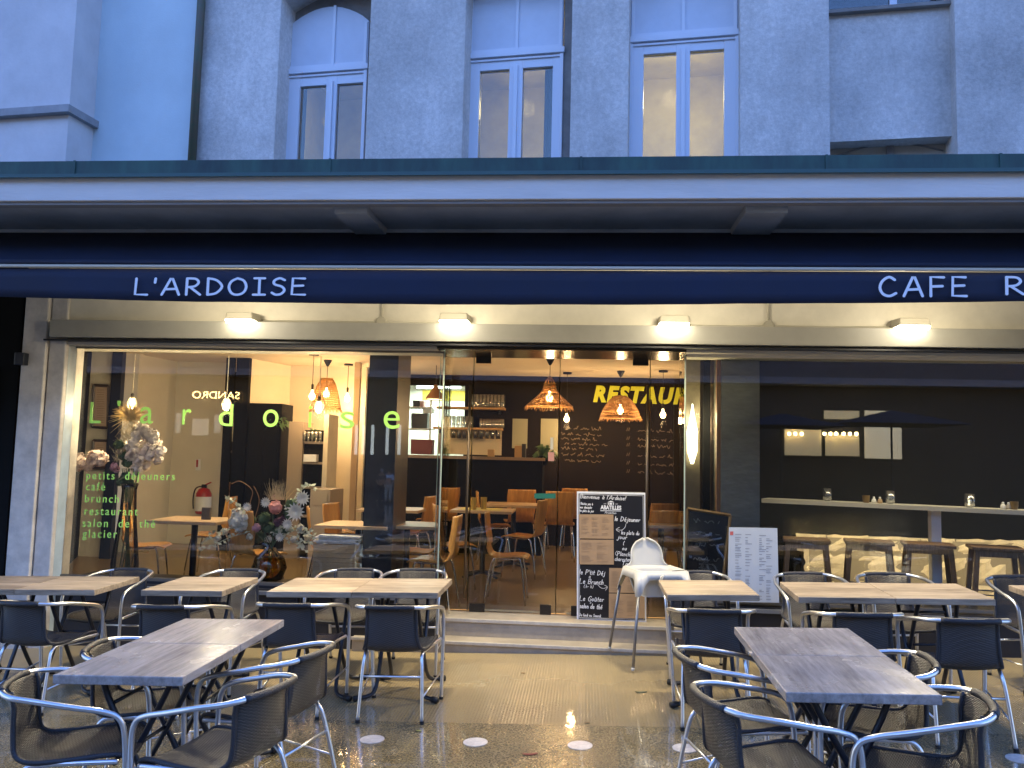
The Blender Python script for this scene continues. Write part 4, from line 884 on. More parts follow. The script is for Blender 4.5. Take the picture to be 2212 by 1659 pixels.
# ================================================================= room furniture
def solveY(px,py,h,lo=7.7,hi=11.9):
    for _ in range(40):
        m=(lo+hi)/2
        if at(px,py,m).z>fz(m)+h: lo=m
        else: hi=m
    return m
m_itop=mat('cafe_table_top',(.48,.33,.19),.4,var=.15,vscale=6,stretch=(1,6,1))
def make_itable():
    r=thing('cafe_table','x','table',group='wooden tables inside the cafe')
    MB().box((-.34,-.3,.715),(.34,.3,.745)).build('tabletop',m_itop,r,bevel=.004,local=True)
    MB().tube([(0,0,.03),(0,0,.715)],.03,12).build('column',m_black,r,smooth=True,local=True)
    mb=MB()
    for a in range(4):
        c,s_=math.cos(a*PI/2+PI/4),math.sin(a*PI/2+PI/4); mb.tube([(0,0,.05),(c*.12,s_*.12,.04),(c*.27,s_*.27,.013)],[.022,.018,.012],8)
    mb.build('base',m_black,r,smooth=True,local=True); return r
def make_ichair():
    r=thing('cafe_chair','x','chair',group='plywood chairs inside the cafe')
    prof=smooth_path([(-.235,.86,.175),(-.225,.74,.185),(-.205,.62,.18),(-.195,.54,.165),(-.16,.465,.17),(-.09,.445,.19),(.05,.455,.20),(.16,.455,.195),(.205,.435,.18)],4)
    g_=[]
    for p in prof: g_.append([((-1+2*j/8)*p.z,p.x+.018*(-1+2*j/8)**2*(1 if p.y>.55 else 0),p.y) for j in range(9)])
    MB().sheet(g_).build('seat_shell',m_ply,r,smooth=True,solid=.011,local=True)
    for sx in (-1,1):
        MB().tube(smooth_path([(sx*.19,.19,0),(sx*.165,.14,.40),(sx*.155,.08,.43),(sx*.155,-.08,.43)],4),.009,8).build('leg',m_chrome,r,smooth=True,local=True)
        MB().tube(smooth_path([(sx*.19,-.21,0),(sx*.165,-.14,.40),(sx*.15,-.06,.428)],4),.009,8).build('leg',m_chrome,r,smooth=True,local=True)
    return r
it0=make_itable(); ic0=make_ichair(); usd=set()
def inst(proto,x,Y,rz,lab):
    if proto.name in usd: o=copy_tree(proto)
    else: o=proto; usd.add(proto.name)
    o.location=(x,Y,fz(Y)); o.rotation_euler=(0,0,R_(rz)); tag(o,lab); return o
for px,py,rz,lab in [(422,1121,0,'small wooden table in the left window beside the fire extinguisher'),(775,1131,0,'wooden table half behind the dark slate pillar, left of it'),(880,1131,0,'wooden table showing its right end beyond the dark slate pillar'),
    (1045,1100,0,'wooden table with a yellow mat behind the glass door'),(1110,1088,0,'small wooden table near the bar behind the yellow mat table'),(1428,1130,0,'wooden table just right of the menu board, behind the door'),(850,1098,0,'far wooden table seen over the front tables near the bar')]:
    Y=solveY(px,py,.745); inst(it0,at(px,py,Y).x,Y,rz,lab)
for px,py,rz,lab in [(322,1087,-75,'plywood chair in the left window, facing right to the small table'),(458,1072,95,'plywood chair beside the fire extinguisher, facing left'),(715,1095,-70,'plywood chair just right of the flowers, facing right'),
 (731,1070,-60,'plywood chair behind the one right of the flowers'),(756,1088,-100,'plywood chair against the left edge of the dark slate pillar'),(892,1070,80,'plywood chair back just right of the dark slate pillar'),
 (947,1052,60,'tall seeming plywood chair back at the left door jamb'),(940,1112,85,'nearest plywood chair left of the glass door, seat turned to the pillar'),(1070,1062,-80,'plywood chair behind the left side of the glass door'),
 (985,1090,-70,'plywood chair at the yellow mat table, left side'),(1133,1078,75,'plywood chair in side view at the middle of the left glass door'),(1124,1056,10,'plywood chair back seen through the left glass door, left of the green sticker'),(1152,1052,-10,'plywood chair back behind the green sticker'),
 (1208,1060,5,'broad plywood chair back just left of the menu board'),(1245,1054,-5,'plywood chair back just above the left corner of the menu board'),(1437,1100,0,'plywood chair between the menu board and the right door jamb'),(905,1100,95,'plywood chair with its back to the left door jamb'),
 (560,1130,-30,'plywood chair half hidden behind the white and pink flowers'),(1100,1108,-90,'plywood chair with chrome legs in front of the bar'),(1420,1085,20,'farther plywood chair right of the menu board')]:
    Y=solveY(px,py,.86); inst(ic0,at(px,py,Y).x,Y,rz,lab)
# things on tables
Y=solveY(422,1121,.745); p=at(475,1110,Y); MB().box((p.x-.09,Y-.12,fz(Y)+.7455),(p.x+.15,Y+.12,fz(Y)+.749)); 
o=MB().box((at(450,1110,Y).x-.04,Y-.06,fz(Y)+.746),(at(450,1110,Y).x+.045,Y-.035,fz(Y)+.86)).build('menu_card',mat('dark_menu_card',(.05,.045,.04),.5)); tag(o,'small dark menu holder on the table in the left window','menu holder')
Y=solveY(1045,1100,.745); X=at(1045,1100,Y).x
tag(MB().box((X-.26,Y-.2,fz(Y)+.7455),(X+.2,Y+.2,fz(Y)+.748)).build('place_mat',mat('yellow_mat',(.55,.48,.12),.6)),'yellow place mat on the table behind the glass door','place mat')
for dx,l in ((-.10,'left'),(.0,'right')):
    tag(MB().lathe([(.032,0),(.036,.13),(.03,.13),(.028,.01)],(X+dx,Y-.02+dx,fz(Y)+.749),14).build('amber_cup',mat('amber_cup_mat',(.40,.27,.06),.35),smooth=False),'tall amber cup on the yellow mat, %s one'%l,'cup')
# bar counter, shelves and glasses
CY=10.9; xa=at(870,1000,CY).x; xb=at(1172,1000,CY).x; zt_=at(1000,985,CY).z
bar=thing('bar_counter','long dark bar counter at the back of the cafe','bar counter',((xa+xb)/2,CY,fz(CY)))
MB().box((xa,CY,fz(CY)),(xb,CY+.5,zt_-.041)).build('front_panel',m_dark,bar); MB().box((xa-.03,CY-.03,zt_-.04),(xb+.03,CY+.55,zt_)).build('countertop',mat('bar_top',(.20,.14,.09),.3),bar)
SY=BW-.15
bp_=MB().box((at(948,950,BW).x,BW-.02,at(1010,982,BW).z),(at(1084,950,BW).x,BW-.001,at(1010,926,BW).z)).build('beige_panel',mat('beige_panel_mat',(.5,.42,.30),.5),bld)
shs=[]
for y,a,b,l in ((880,945,1091,'upper wooden bar shelf crowded with tall glasses'),(924,938,1085,'lower wooden bar shelf with short glasses')):
    z=at(1020,y,SY).z; r=thing('bar_shelf',l,'shelf',((at(a,y,SY).x+at(b,y,SY).x)/2,SY,z))
    MB().box((at(a,y,SY).x,SY-.1,z-.03),(at(b,y,SY).x,BW-.002,z)).build('board',m_wood,r)
    for px in (a+12,b-12): MB().box((at(px,y,SY).x-.01,SY-.05,z-.09),(at(px,y,SY).x+.01,BW-.002,z-.031)).build('bracket',m_black,r)
    shs.append(z)
gw=MB().lathe([(.02,0),(.033,.02),(.036,.15),(.033,.15),(.030,.03),(.001,.022)],n=12).build('bar_glass',m_tumbler,smooth=True,local=True); gw_n=0
def glassinst(x,y,z,sc,lab,grp,name=None):
    global gw_n
    o=gw if gw_n==0 else gw.copy()
    if gw_n: COL.objects.link(o)
    gw_n+=1; o.location=(x,y,z); o.scale=(sc[0],sc[0],sc[1]); tag(o,lab,'glass',grp); 
    if name: o.name=name
    return o
for r_ in range(2):
    for i in range(9): x=at(1024+i*7.8,870,SY).x; glassinst(x,SY-.05+.1*r_,shs[0]+.001,(.85,1.25),'clear tall glass standing in the rows on the upper bar shelf','tall glasses on the upper bar shelf')
for i in range(8): glassinst(at(1040+i*6.6,915,SY).x,SY-.03,shs[1]+.001,(.8,.9),'clear short glass standing on the lower bar shelf','short glasses on the lower bar shelf')
for i in range(6): glassinst(at(972+i*9,915,SY).x,SY-.03,shs[1]+.001,(.8,1.1),'clear glass standing at the left half of the lower bar shelf','glasses on the left half of the lower bar shelf')
for i in range(10):
    o=glassinst(at(968+i*12,940,SY).x,SY-.02,shs[1]-.035,(.9,-.8),'wine glass hanging upside down under the lower bar shelf','wine glasses hanging under the bar shelf')
# kitchen pass contents
KY=BW+.55
ks=thing('kitchen_shelf','white steel shelving seen through the kitchen opening','shelf',(at(905,900,KY).x,KY,fz(12)))
for y in (880,926): z=at(905,y,KY).z; MB().box((at(880,y,KY).x,KY-.2,z-.02),(at(936,y,KY).x,KY+.2,z)).build('board',m_white,ks)
for px in (881,935): MB().box((at(px,900,KY).x-.012,KY-.2,fz(12)),(at(px,900,KY).x+.012,KY-.17,at(px,866,KY).z)).build('post',m_white,ks)
for (a,b,y0,y1,c,l,n,cat_) in [(892,905,865,879,(.02,.02,.03),'small black box on the upper kitchen shelf','storage_box','box'),(907,915,866,879,(.5,.3,.28),'pinkish carton on the upper kitchen shelf','carton','carton'),(888,923,893,925,(.05,.055,.06),'dark grey bin on the lower kitchen shelf','storage_bin','bin'),(913,934,881,892,(.6,.62,.6),'pale plastic container under the upper kitchen shelf','container','container'),(887,933,950,981,(.10,.012,.015),'dark red box standing on the kitchen pass','storage_box','box')]:
    Yq=KY-.1 if y0<940 else BW-.3; A=at(a,y1,Yq); B=at(b,y0,Yq)
    tag(MB().hexa([(A.x,Yq,A.z),(B.x,Yq,A.z),(B.x,Yq+.2,A.z),(A.x,Yq+.2,A.z)],[(A.x-.006,Yq-.005,B.z),(B.x+.006,Yq-.005,B.z),(B.x+.006,Yq+.2,B.z),(A.x-.006,Yq+.2,B.z)]).build(n,mat('box%d'%a,c,.5),bevel=.006),l,cat_)
fx=thing('kitchen_tube_light','white fluorescent tube lighting the kitchen wall','tube light',at(940,838,BW+1.2))
MB().tube([at(900,836,BW+1.2),at(995,837,BW+1.2)],.018,8).build('tube',emis('tube_glow',(.85,1,.9),2),fx)
l=bpy.data.lights.new('tube_beam','AREA'); l.energy=11; l.color=(.9,1,.85); l.size=1; l.size_y=.1; l.shape='RECTANGLE'; o=bpy.data.objects.new('tube_beam',l); COL.objects.link(o); p=at(930,845,BW+1.0); o.location=(p.x,BW+1.0,ZC-.1)
# objects on the bar
for (px,w_,h_,c,l,n) in [(1061,14,14,(.35,.22,.1),'tan card box on the bar counter','card_box'),(1120,16,22,(.33,.2,.08),'brown carton on the right of the bar counter','carton'),(1132,9,26,(.02,.02,.02),'dark bottle box beside the brown carton','card_box')]:
    A=at(px-w_/2,985,CY+.2); B=at(px+w_/2,985-h_,CY+.2); tag(MB().hexa([(A.x,CY+.15,zt_+.001),(B.x,CY+.15,zt_+.001),(B.x,CY+.25,zt_+.001),(A.x,CY+.25,zt_+.001)],[(A.x,CY+.14,B.z),(B.x,CY+.14,B.z),(B.x,CY+.25,B.z),(A.x,CY+.25,B.z)]).build(n,mat('cb%d'%px,c,.6),bevel=.004),l,'box')
# pale openings in the back wall
for a,b,y0,y1 in ((1106,1140,905,968),(1167,1206,905,985)):
    A=at(a,y1,BW-.01); B=at(b,y0,BW-.01); MB().box((A.x,BW-.02,A.z),(B.x,BW-.001,B.z)).build('pale_panel',mat('pale_olive_panel',(.30,.29,.2),.5),bld)
# wall lettering
lt=MB(); o=at(1281,869,BW-.012); e=at(1588,876,BW-.012); t_=at(1281,832,BW-.012)
fontmb(lt,'RESTAURANT',.3,lambda u,v:Vector((o.x+u,BW-.012,o.z+v-u*.010)),fitw=e.x-o.x,fith=t_.z-o.z,bold=.017,shear=.22,space=1.2)
lt.build('wall_lettering',mat('mustard_letter_paint',(.60,.66,.04),.6),bld)
sq=MB()
for i,y in enumerate((925,938,948,959,969,982,995)): squiggle(sq,0,0,92 if i%2 else 78,5,onboard(BW-.012,1212+(8 if i%3==0 else 0),y+2),.9)
for i,y in enumerate((931,950,964,985,1003,1021)):
    write(sq,'N%d'%(i+1),0,0,7,onboard(BW-.012,1354,y),wd=.14,slant=.2); squiggle(sq,0,0,75,5,onboard(BW-.012,1378,y+2),.9)
sq.build('chalk_wall_writing',mat('dim_chalk',(.20,.15,.10),.8),bld)
# ================================================================= hanging lamps
m_ratt=mat('woven_rattan',(.36,.18,.055),.6,var=.25,vscale=30); m_bulb=emis('warm_bulb_glow',(1,.60,.22),7); m_cord=mat('dark_cord',(.03,.025,.02),.6)
def bulb(root,c,r,lw,col=AMBER):
    MB().lathe([(.011,r*1.9),(.013,r*1.15),(r*.75,r*.5),(r*.85,0),(r*.55,-r*.65),(.002,-r*.85)],c,12).build('bulb',m_bulb,root,smooth=True)
    MB().lathe([(.014,r*1.8),(.016,r*3.2),(.008,r*3.5)],c,10).build('socket',m_cord,root)
    l=bpy.data.lights.new('bulb_light','POINT'); l.energy=lw*.235; l.color=col; l.shadow_soft_size=.05
    o=bpy.data.objects.new('bulb_light',l); COL.objects.link(o); o.parent=root; o.location=Vector(c)-root.location-Vector((0,0,r*2.2))
def pend(px,y_rose,y_bulb,lab,lw=20,r=.045):
    Y=(ZC-HC)*F_PX/( (986+.0244*(px-1106)) - y_rose); b=at(px,y_bulb,Y); t=thing('pendant_bulb',lab,'lamp',(b.x,Y,ZC))
    MB().lathe([(.06,-.025),(.062,-.002)],(b.x,Y,ZC),16).build('ceiling_rose',m_black,t); MB().tube([(b.x,Y,ZC-.02),(b.x,Y,b.z+r*3)],.004,6).build('cord',m_cord,t); bulb(t,(b.x,Y,b.z),r,lw); return t
pend(674,757,857,'bare glowing bulb left of the beehive shaped rattan lamp'); pend(750,781,862,'bare glowing bulb right of the beehive shaped rattan lamp'); pend(1224,804,906,'bare glowing bulb between the two wide rattan lamps'); pend(1432,802,897,'bare glowing bulb below the wall lettering, right of the rattan lamps')
def rattan(px,y_rose,prof,y_bulb,lab,lw=15,neck=None):
    Y=(ZC-HC)*F_PX/((986+.0244*(px-1106))-y_rose); b=at(px,y_bulb,Y); t=thing('rattan_pendant_lamp',lab,'lamp',(b.x,Y,ZC))
    MB().lathe([(.055,-.001),(.05,-.02),(.012,-.085)],(b.x,Y,ZC),14).build('ceiling_rose',m_black,t)
    zt0=at(px,prof[0][1],Y).z; MB().tube([(b.x,Y,ZC-.08),(b.x,Y,b.z+.1)],.004,6).build('cord',m_cord,t)
    pts=[(hw*Y/F_PX,at(px,y,Y).z) for hw,y in prof]
    # woven shade: stacked coils plus crossing strands
    P=smooth_path([(r,0,z) for r,z in pts],6); sh=MB(); L=0; coils=[]
    acc=0; last=P[0]; coils.append(P[0])
    for q in P[1:]:
        acc+=(q-last).length; last=q
        if acc>.021: coils.append(q); acc=0
    for ci,q in enumerate(coils):
        n=44; ring=[]
        for k in range(n): a=2*PI*k/n; w_=.004*math.sin(a*11+ci*1.7); ring.append((b.x+(q.x+w_)*math.cos(a),Y+(q.x+w_)*math.sin(a),q.z+.003*math.sin(a*13+ci)))
        sh.tube(ring,.0068,5,closed=True)
    for k in range(36):
        a=2*PI*k/36; sh.tube([(b.x+(q.x+.003*(1 if (i+k)%2 else -1))*math.cos(a+.02*i),Y+(q.x+.003*(1 if (i+k)%2 else -1))*math.sin(a+.02*i),q.z) for i,q in enumerate(coils)],.0042,4)
    q=coils[-1]
    for k in range(64): # loose fringe
        a=2*PI*k/64; dr=random.uniform(.0,.035); a2=a+random.uniform(-.09,.09)
        sh.tube([(b.x+q.x*math.cos(a),Y+q.x*math.sin(a),q.z),(b.x+(q.x+dr)*math.cos(a2),Y+(q.x+dr)*math.sin(a2),q.z-random.uniform(.03,.06))],[.004,.002],4)
    if neck:
        zn=at(px,neck,Y).z
        for k in range(10): a=2*PI*k/10; sh.tube([(b.x+.015*math.cos(a),Y+.015*math.sin(a),zn),(b.x+.045*math.cos(a),Y+.045*math.sin(a),(zn+zt0)/2),(b.x+coils[0].x*math.cos(a),Y+coils[0].x*math.sin(a),zt0)],.004,4)
    sh.build('shade',m_ratt,t,smooth=True)
    bulb(t,(b.x,Y,b.z),.05,lw); return t
rattan(705,772,[(12,818),(21,835),(28,860),(33,885)],852,'beehive shaped rattan lamp hanging left of the dark slate pillar')
rattan(1187,773,[(12,829),(15,843),(30,860),(52,879)],861,'rattan lamp with a flared cone like a straw hat',neck=815)
rattan(1340,802,[(12,856),(26,868),(38,888),(43,902)],888,'dome shaped rattan lamp hanging in front of the yellow wall lettering')
for px,y,lab in ((285,873,'clear glowing bulb above the tall dried bouquet in the left window'),(489,875,'clear glowing bulb in the left window above the lettering'),(689,880,'caged glowing bulb nearest the glass, left of the slate pillar')):
    Y=7.62; b=at(px,y,Y); t=thing('window_bulb',lab,'lamp',(b.x,Y,2.55)); MB().tube([(b.x,Y,2.55),(b.x,Y,b.z+.1)],.0045,6).build('cord',mat('pale_cord',(.6,.55,.42),.5),t)
    bulb(t,(b.x,Y,b.z),.03,26,(1,.80,.52))
    MB().lathe([(.012,.075),(.03,.055),(.045,.015),(.043,-.02),(.02,-.047),(.002,-.05)],(b.x,Y,b.z),16).build('glass_globe',m_tumbler,t,smooth=True)
    if px==689:
        cg=MB()
        for k in range(8): a=2*PI*k/8; cg.tube([(b.x+.02*math.cos(a),Y+.02*math.sin(a),b.z+.13),(b.x+.06*math.cos(a),Y+.06*math.sin(a),b.z+.03),(b.x+.055*math.cos(a),Y+.055*math.sin(a),b.z-.05)],.002,4)
        cg.build('wire_cage',m_black,t)
Y=10.9; b=at(941,850,Y); t=thing('cone_pendant_lamp','copper cone lamp hanging over the left end of the bar','lamp',(b.x,Y,ZC))
MB().tube([(b.x,Y,ZC),(b.x,Y,at(941,840,Y).z)],.006,6).build('cord',m_cord,t); zz=at(941,863,Y).z; MB().lathe([(.02,.20),(.035,.16),(.07,.10),(.125,.03),(.135,0)],(b.x,Y,zz),24,caps=False).build('shade',mat('copper_shade',(.32,.16,.07),.4,.4),t,smooth=True,solid=.004)
MB().lathe([(.002,-.001),(.118,.0),(.118,.006),(.002,.006)],(b.x,Y,zz+.004),24).build('diffuser',emis('cone_glow',(1,.75,.4),1),t)
# glowing shape added for the glare on the glass right of the doors
p=at(1496,905,7.85); wl=thing('door_glare','very bright slender glare shape just inside the right door jamb','lamp',(p.x,7.86,p.z))
MB().box((at(1481,900,7.95).x,7.95,ZF),(at(1512,900,7.95).x,8.1,ZC)).build('glare_post',mat('glare_post_gloss',(.14,.12,.08),.35,var=.3,vscale=3),bld)  # post added behind the glare shape to carry its light
hh=[(at(0,y,7.86).z-p.z) for y in (845,872,900,940,965)]
MB().lathe([(.004,hh[0]),(.022,hh[1]),(.05,hh[2]),(.045,hh[3]),(.012,hh[4])],(p.x,7.86,p.z),16).build('glare_shape',emis('door_glare_glow',(1,.85,.5),1.9),wl,smooth=True)
MB().box((p.x-.02,7.9,p.z-.14),(p.x+.02,7.948,p.z-.08)).build('bracket',m_black,wl)
l=bpy.data.lights.new('door_glare_light','POINT'); l.energy=2.5; l.color=(1,.8,.45); l.shadow_soft_size=.06; o=bpy.data.objects.new('door_glare_light',l); COL.objects.link(o); o.parent=wl; o.location=(.0,-.12,0)
# ceiling projector
p=at(1496,785,9.3); pj=thing('ceiling_camera','small dark camera on a ceiling bracket above the door jamb glare','camera',(p.x,9.3,ZC)); MB().box((p.x-.07,9.25,p.z-.03),(p.x+.07,9.38,p.z+.04)).build('body',m_black,pj,bevel=.01); MB().tube([(p.x,9.3,p.z+.03),(p.x,9.3,ZC)],.012,6).build('arm',m_black,pj); MB().tube([(p.x-.03,9.26,p.z),(p.x-.03,9.22,p.z-.01)],.025,12).build('lens',m_black,pj)
MB().tube([(p.x+.01,9.3,p.z-.03),(p.x+.03,9.3,p.z-.12)],.01,6).build('handle',m_black,pj)
# ================================================================= left room items
def framed(q,Y,lab):
    t=thing('framed_notice',lab,'picture frame',at(*q[3],Y)); f_=MB(); P=quadat(q,Y)
    for i in range(4): f_.tube([P[i],P[(i+1)%4]],.016,4)
    f_.build('frame',mat('brown_frame',(.06,.035,.02),.4),t); MB().extr(P,(0,.008,0)).build('sheet',mat('notice_paper',(.5,.36,.26),.7),t)
    s_=MB(); x0,y0=q[0]; x1=q[1][0]; y1=q[3][1]; y=y0+10
    while y<y1-8: s_.add(quadat([(x0+6,y),(x1-random.uniform(6,14),y),(x1-8,y+1),(x0+6,y+1)],Y-.001),[(0,1,2,3)]); y+=5
    s_.build('print',m_ink,t)
framed([(203,832),(234,834),(232,924),(199,922)],9.6,'tall brown framed notice on the narrow cream wall pier')
framed([(202,951),(232,952),(231,1010),(200,1010)],9.6,'smaller brown frame on the cream pier, below the tall one')
EY=10.75; p0=at(438,1110,EY); fe=thing('fire_extinguisher','red fire extinguisher with white label on the beige wall','fire extinguisher',p0)
hh=at(438,1055,EY).z-p0.z; MB().lathe([(.085,0),(.1,.02),(.1,hh*.8),(.07,hh*.97),(.025,hh*1.03)],p0,20).build('cylinder',mat('signal_red',(.42,.015,.012),.3),fe,smooth=True)
MB().lathe([(.102,hh*.12),(.102,hh*.68)],p0,20,caps=False).build('label',m_white,fe,smooth=True)
MB().box((p0.x-.03,EY-.02,p0.z+hh*1.0),(p0.x+.03,EY+.02,p0.z+hh*1.16)).build('valve',m_black,fe); MB().tube([(p0.x,EY,p0.z+hh*1.12),(p0.x+.10,EY-.02,p0.z+hh*1.25)],.01,6).build('handle',_m['signal_red'],fe)
MB().tube(smooth_path([(p0.x,EY-.02,p0.z+hh*1.1),(p0.x-.10,EY-.03,p0.z+hh*1.0),(p0.x-.13,EY-.03,p0.z+hh*.6),(p0.x-.11,EY-.05,p0.z+hh*.2)],5),.009,6).build('hose',m_rubber,fe,smooth=True)
sg=thing('fire_notice','small red and white safety notice above the fire extinguisher','sign',at(428,1018,10.85)); MB().extr(quadat([(423,992),(433,992),(433,1016),(422,1016)],10.85),(0,.005,0)).build('plate',m_white,sg); MB().extr(quadat([(424,993),(428,993),(427,1009),(423.5,1009)],10.844),(0,.004,0)).build('red_mark',_m['signal_red'],sg)
Y=10.2; A=at(522,1200,Y); B=at(610,872,Y); 
cbn=thing('tall_cabinet','tall black cabinet behind the flowers in the left room','cabinet',(A.x,Y,fz(Y))); MB().box((A.x,Y,fz(Y)),(B.x,Y+.4,B.z)).build('carcass',m_dark,cbn,bevel=.005); MB().box((A.x+.03,Y-.012,fz(Y)+.1),((A.x+B.x)/2-.005,Y-.001,B.z-.05)).build('door',m_dark,cbn); MB().box(((A.x+B.x)/2+.005,Y-.012,fz(Y)+.1),(B.x-.03,Y-.001,B.z-.05)).build('door',m_dark,cbn)
Y=10.0; A=at(612,1180,Y); B=at(700,912,Y); dr=thing('open_dresser','grey brown dresser with open black shelves left of the beehive lamp','dresser',(A.x,Y,fz(Y)))
m_gb=mat('grey_brown_paint',(.28,.22,.16),.6)
MB().box((A.x,Y,fz(Y)),(B.x-.26,Y+.4,B.z)).build('side_unit',m_gb,dr); MB().box((B.x-.255,Y+.05,fz(Y)),(B.x,Y+.4,B.z-.1)).build('niche_back',m_dark,dr); MB().box((B.x+.003,Y,fz(Y)),(B.x+.06,Y+.4,B.z+.1)).build('side_panel',m_cream,dr)
for i,z in enumerate((.5,.85,1.15,1.4)): MB().box((B.x-.253,Y+.01,fz(Y)+z),(B.x,Y+.049,fz(Y)+z+.03)).build('shelf',m_gb,dr)
tag(MB().box((B.x-.22,Y-.06,fz(Y)+1.181),(B.x-.06,Y+.03,fz(Y)+1.27)).build('white_card_box',m_white),'small white card box on the dresser shelf','box')
for i in range(5): glassinst(B.x-.24+i*.05,Y+.0,fz(Y)+1.432,(.6,.8),'small glass standing on the top shelf of the dresser','glasses on the dresser')
Y=8.9; A=at(664,1200,Y); B=at(714,1058,Y); sb=thing('sideboard','grey sideboard right of the flowers in the left room','sideboard',(A.x,Y,fz(Y))); MB().box((A.x,Y,fz(Y)),(B.x,Y+.5,B.z)).build('carcass',m_gb,sb,bevel=.005); MB().box((A.x+.03,Y-.012,fz(Y)+.1),(B.x-.03,Y-.001,B.z-.2)).build('door',m_gb,sb); MB().box((A.x+.03,Y-.012,B.z-.17),(B.x-.03,Y-.001,B.z-.03)).build('drawer',m_gb,sb)
# woven box and newspapers
Y=7.42; A=at(674,1241,Y); B=at(768,1176,Y); DZ=SZ-.029
wb=thing('woven_box','square woven box in the window under a stack of newspapers','box',(A.x,Y,DZ)); xs_=MB(); nz=9
for i in range(nz): z0=DZ+(B.z-DZ)*i/nz; xs_.box((A.x+.003*(i%2),Y+.003*(i%2),z0),(B.x-.003*(i%2),Y+.28,z0+(B.z-DZ)/nz-.002))
xs_.build('woven_body',mat('straw_weave',(.45,.33,.19),.8,var=.3,vscale=40,stretch=(1,1,8)),wb)
np_=MB()
for i in range(5):
    dx,dy=random.uniform(-.02,.03),random.uniform(-.02,.02); z=B.z+.001+i*.014
    np_.hexa([(A.x+dx+.03,Y+dy-.03,z),(B.x+dx+.02,Y+dy+.0,z),(B.x+dx-.01,Y+dy+.25,z),(A.x+dx,Y+dy+.22,z)],[(A.x+dx+.03,Y+dy-.03,z+.012+.002*i),(B.x+dx+.02,Y+dy,z+.012),(B.x+dx-.01,Y+dy+.25,z+.012),(A.x+dx,Y+dy+.22,z+.012)])
tag(np_.build('newspaper_stack',mat('newsprint',(.82,.81,.77),.8,var=.2,vscale=25)),'stack of folded newspapers on the woven box','newspapers')
# flowers
def petals(mb,c,r,n,size,flat=.6,k=5):
    for _ in range(n):
        d=Vector((random.gauss(0,1),random.gauss(0,1),random.gauss(0,1))).normalized(); q=Vector(c)+Vector((d.x*r,d.y*r*flat,d.z*r))*random.uniform(.75,1.05)
        a=d.orthogonal().normalized(); b=d.cross(a); s_=size*random.uniform(.7,1.2); tl=random.uniform(-.5,.5)
        mb.add([q+(a*math.cos(2*PI*j/k)+b*math.sin(2*PI*j/k)*.8)*s_+d*s_*tl*math.cos(2*PI*j/k) for j in range(k)],[tuple(range(k))])
def daisy(mb,c,r,layers=3,k=14):
    c=Vector(c)
    for l in range(layers):
        for j in range(k):
            a=2*PI*(j+.5*l)/k; d=Vector((math.cos(a),-.35-.25*l,math.sin(a))).normalized(); t=Vector((-math.sin(a),0,math.cos(a))); rr=r*(1-.25*l)
            mb.add([c,c+d*rr*.55+t*r*.14,c+d*rr,c+d*rr*.55-t*r*.14],[(0,1,2,3)])
def sprig(mb,pts,n,size,leaf=True):
    P=smooth_path(pts,6); mb.tube(P,.0025,4)
    for i in range(n):
        q=P[int((len(P)-1)*(i+.5)/n)]; 
        for s_ in (-1,1):
            d=Vector((random.gauss(0,.6)+s_*.5,random.gauss(0,.3),random.gauss(.2,.6))).normalized(); a=d.orthogonal().normalized()
            mb.add([q,q+d*size*.5+a*size*.33,q+d*size,q+d*size*.5-a*size*.33],[(0,1,2,3)])
m_pet=lambda n,c: mat('petal_'+n,c,.7,var=.12,vscale=30)
wh=m_pet('white',(.85,.83,.74)); pk=m_pet('pink',(.80,.38,.36)); mv=m_pet('mauve',(.60,.34,.42)); cr=m_pet('cream',(.78,.62,.52)); gn=mat('dusty_leaf',(.07,.13,.05),.6); eu=mat('eucalyptus_leaf',(.50,.54,.42),.6); sw=mat('dried_straw',(.55,.42,.22),.8)
FY=7.5
bq=thing('dried_bouquet','tall dried bouquet with pampas plume and cream blossom branches in a tall glass vase','bouquet',at(268,1241,FY))
c0=at(268,1240,FY); k=FY/F_PX
MB().lathe([(.10,0),(.115,.03),(.12,.12),(.095,.35),(.07,.60),(.062,.80),(.075,.86)],(c0.x,FY,DZ+.002),24,caps=False).build('vase',glass('smoky_glass',(.90,.88,.78),boost=.03),bq,smooth=True,solid=.006)
st=MB()
for i in range(16): a=random.uniform(0,2*PI); st.tube(smooth_path([(c0.x+.05*math.cos(a),FY+.05*math.sin(a),DZ+.03),(c0.x+.02*math.cos(a+2),FY+.02*math.sin(a+2),DZ+.6),(c0.x+.10*math.cos(a+2.5),FY+.05*math.sin(a),DZ+1.0)],4),.004,4)
st.build('stems',gn,bq)
pl=MB()
for i in range(170):
    a=random.gauss(0,.75); b=at(283,905,FY); L_=random.uniform(.08,.19); d=Vector((math.sin(a),random.gauss(0,.3),math.cos(a)))
    pl.tube([b+Vector((random.gauss(0,.012),0,random.gauss(0,.01))),b+d*L_*.6,b+d*L_+Vector((math.sin(a)*.05,0,-.03*abs(a)))],[.004,.003,.0012],4)
pl.build('dried_plume',sw,bq)
gp=MB()
for i in range(420):
    t=random.random(); base=at(262+22*t+random.gauss(0,9),1000-95*t,FY); d=Vector((random.gauss(0,.5)-.2,random.gauss(0,.3),random.uniform(.2,1))).normalized(); gp.tube([base,base+d*.05],[.0022,.0008],3)
gp.build('feather_grass',mat('feather_grass_mat',(.40,.34,.22),.8),bq)
def cluster(root,pts,m,r,n,size,name):
    mb=MB()
    for x,y in pts: petals(mb,at(x,y,FY+random.uniform(-.06,.06)),r,n,size)
    mb.build(name,m,root)
cluster(bq,[(133,1027),(140,1018),(150,1010),(158,1003),(165,998),(172,990),(180,1003),(190,1006),(198,998),(206,992),(212,985),(222,990),(146,1020),(168,1006),(200,985),(216,996)],cr,.055,60,.022,'blossom_branch')
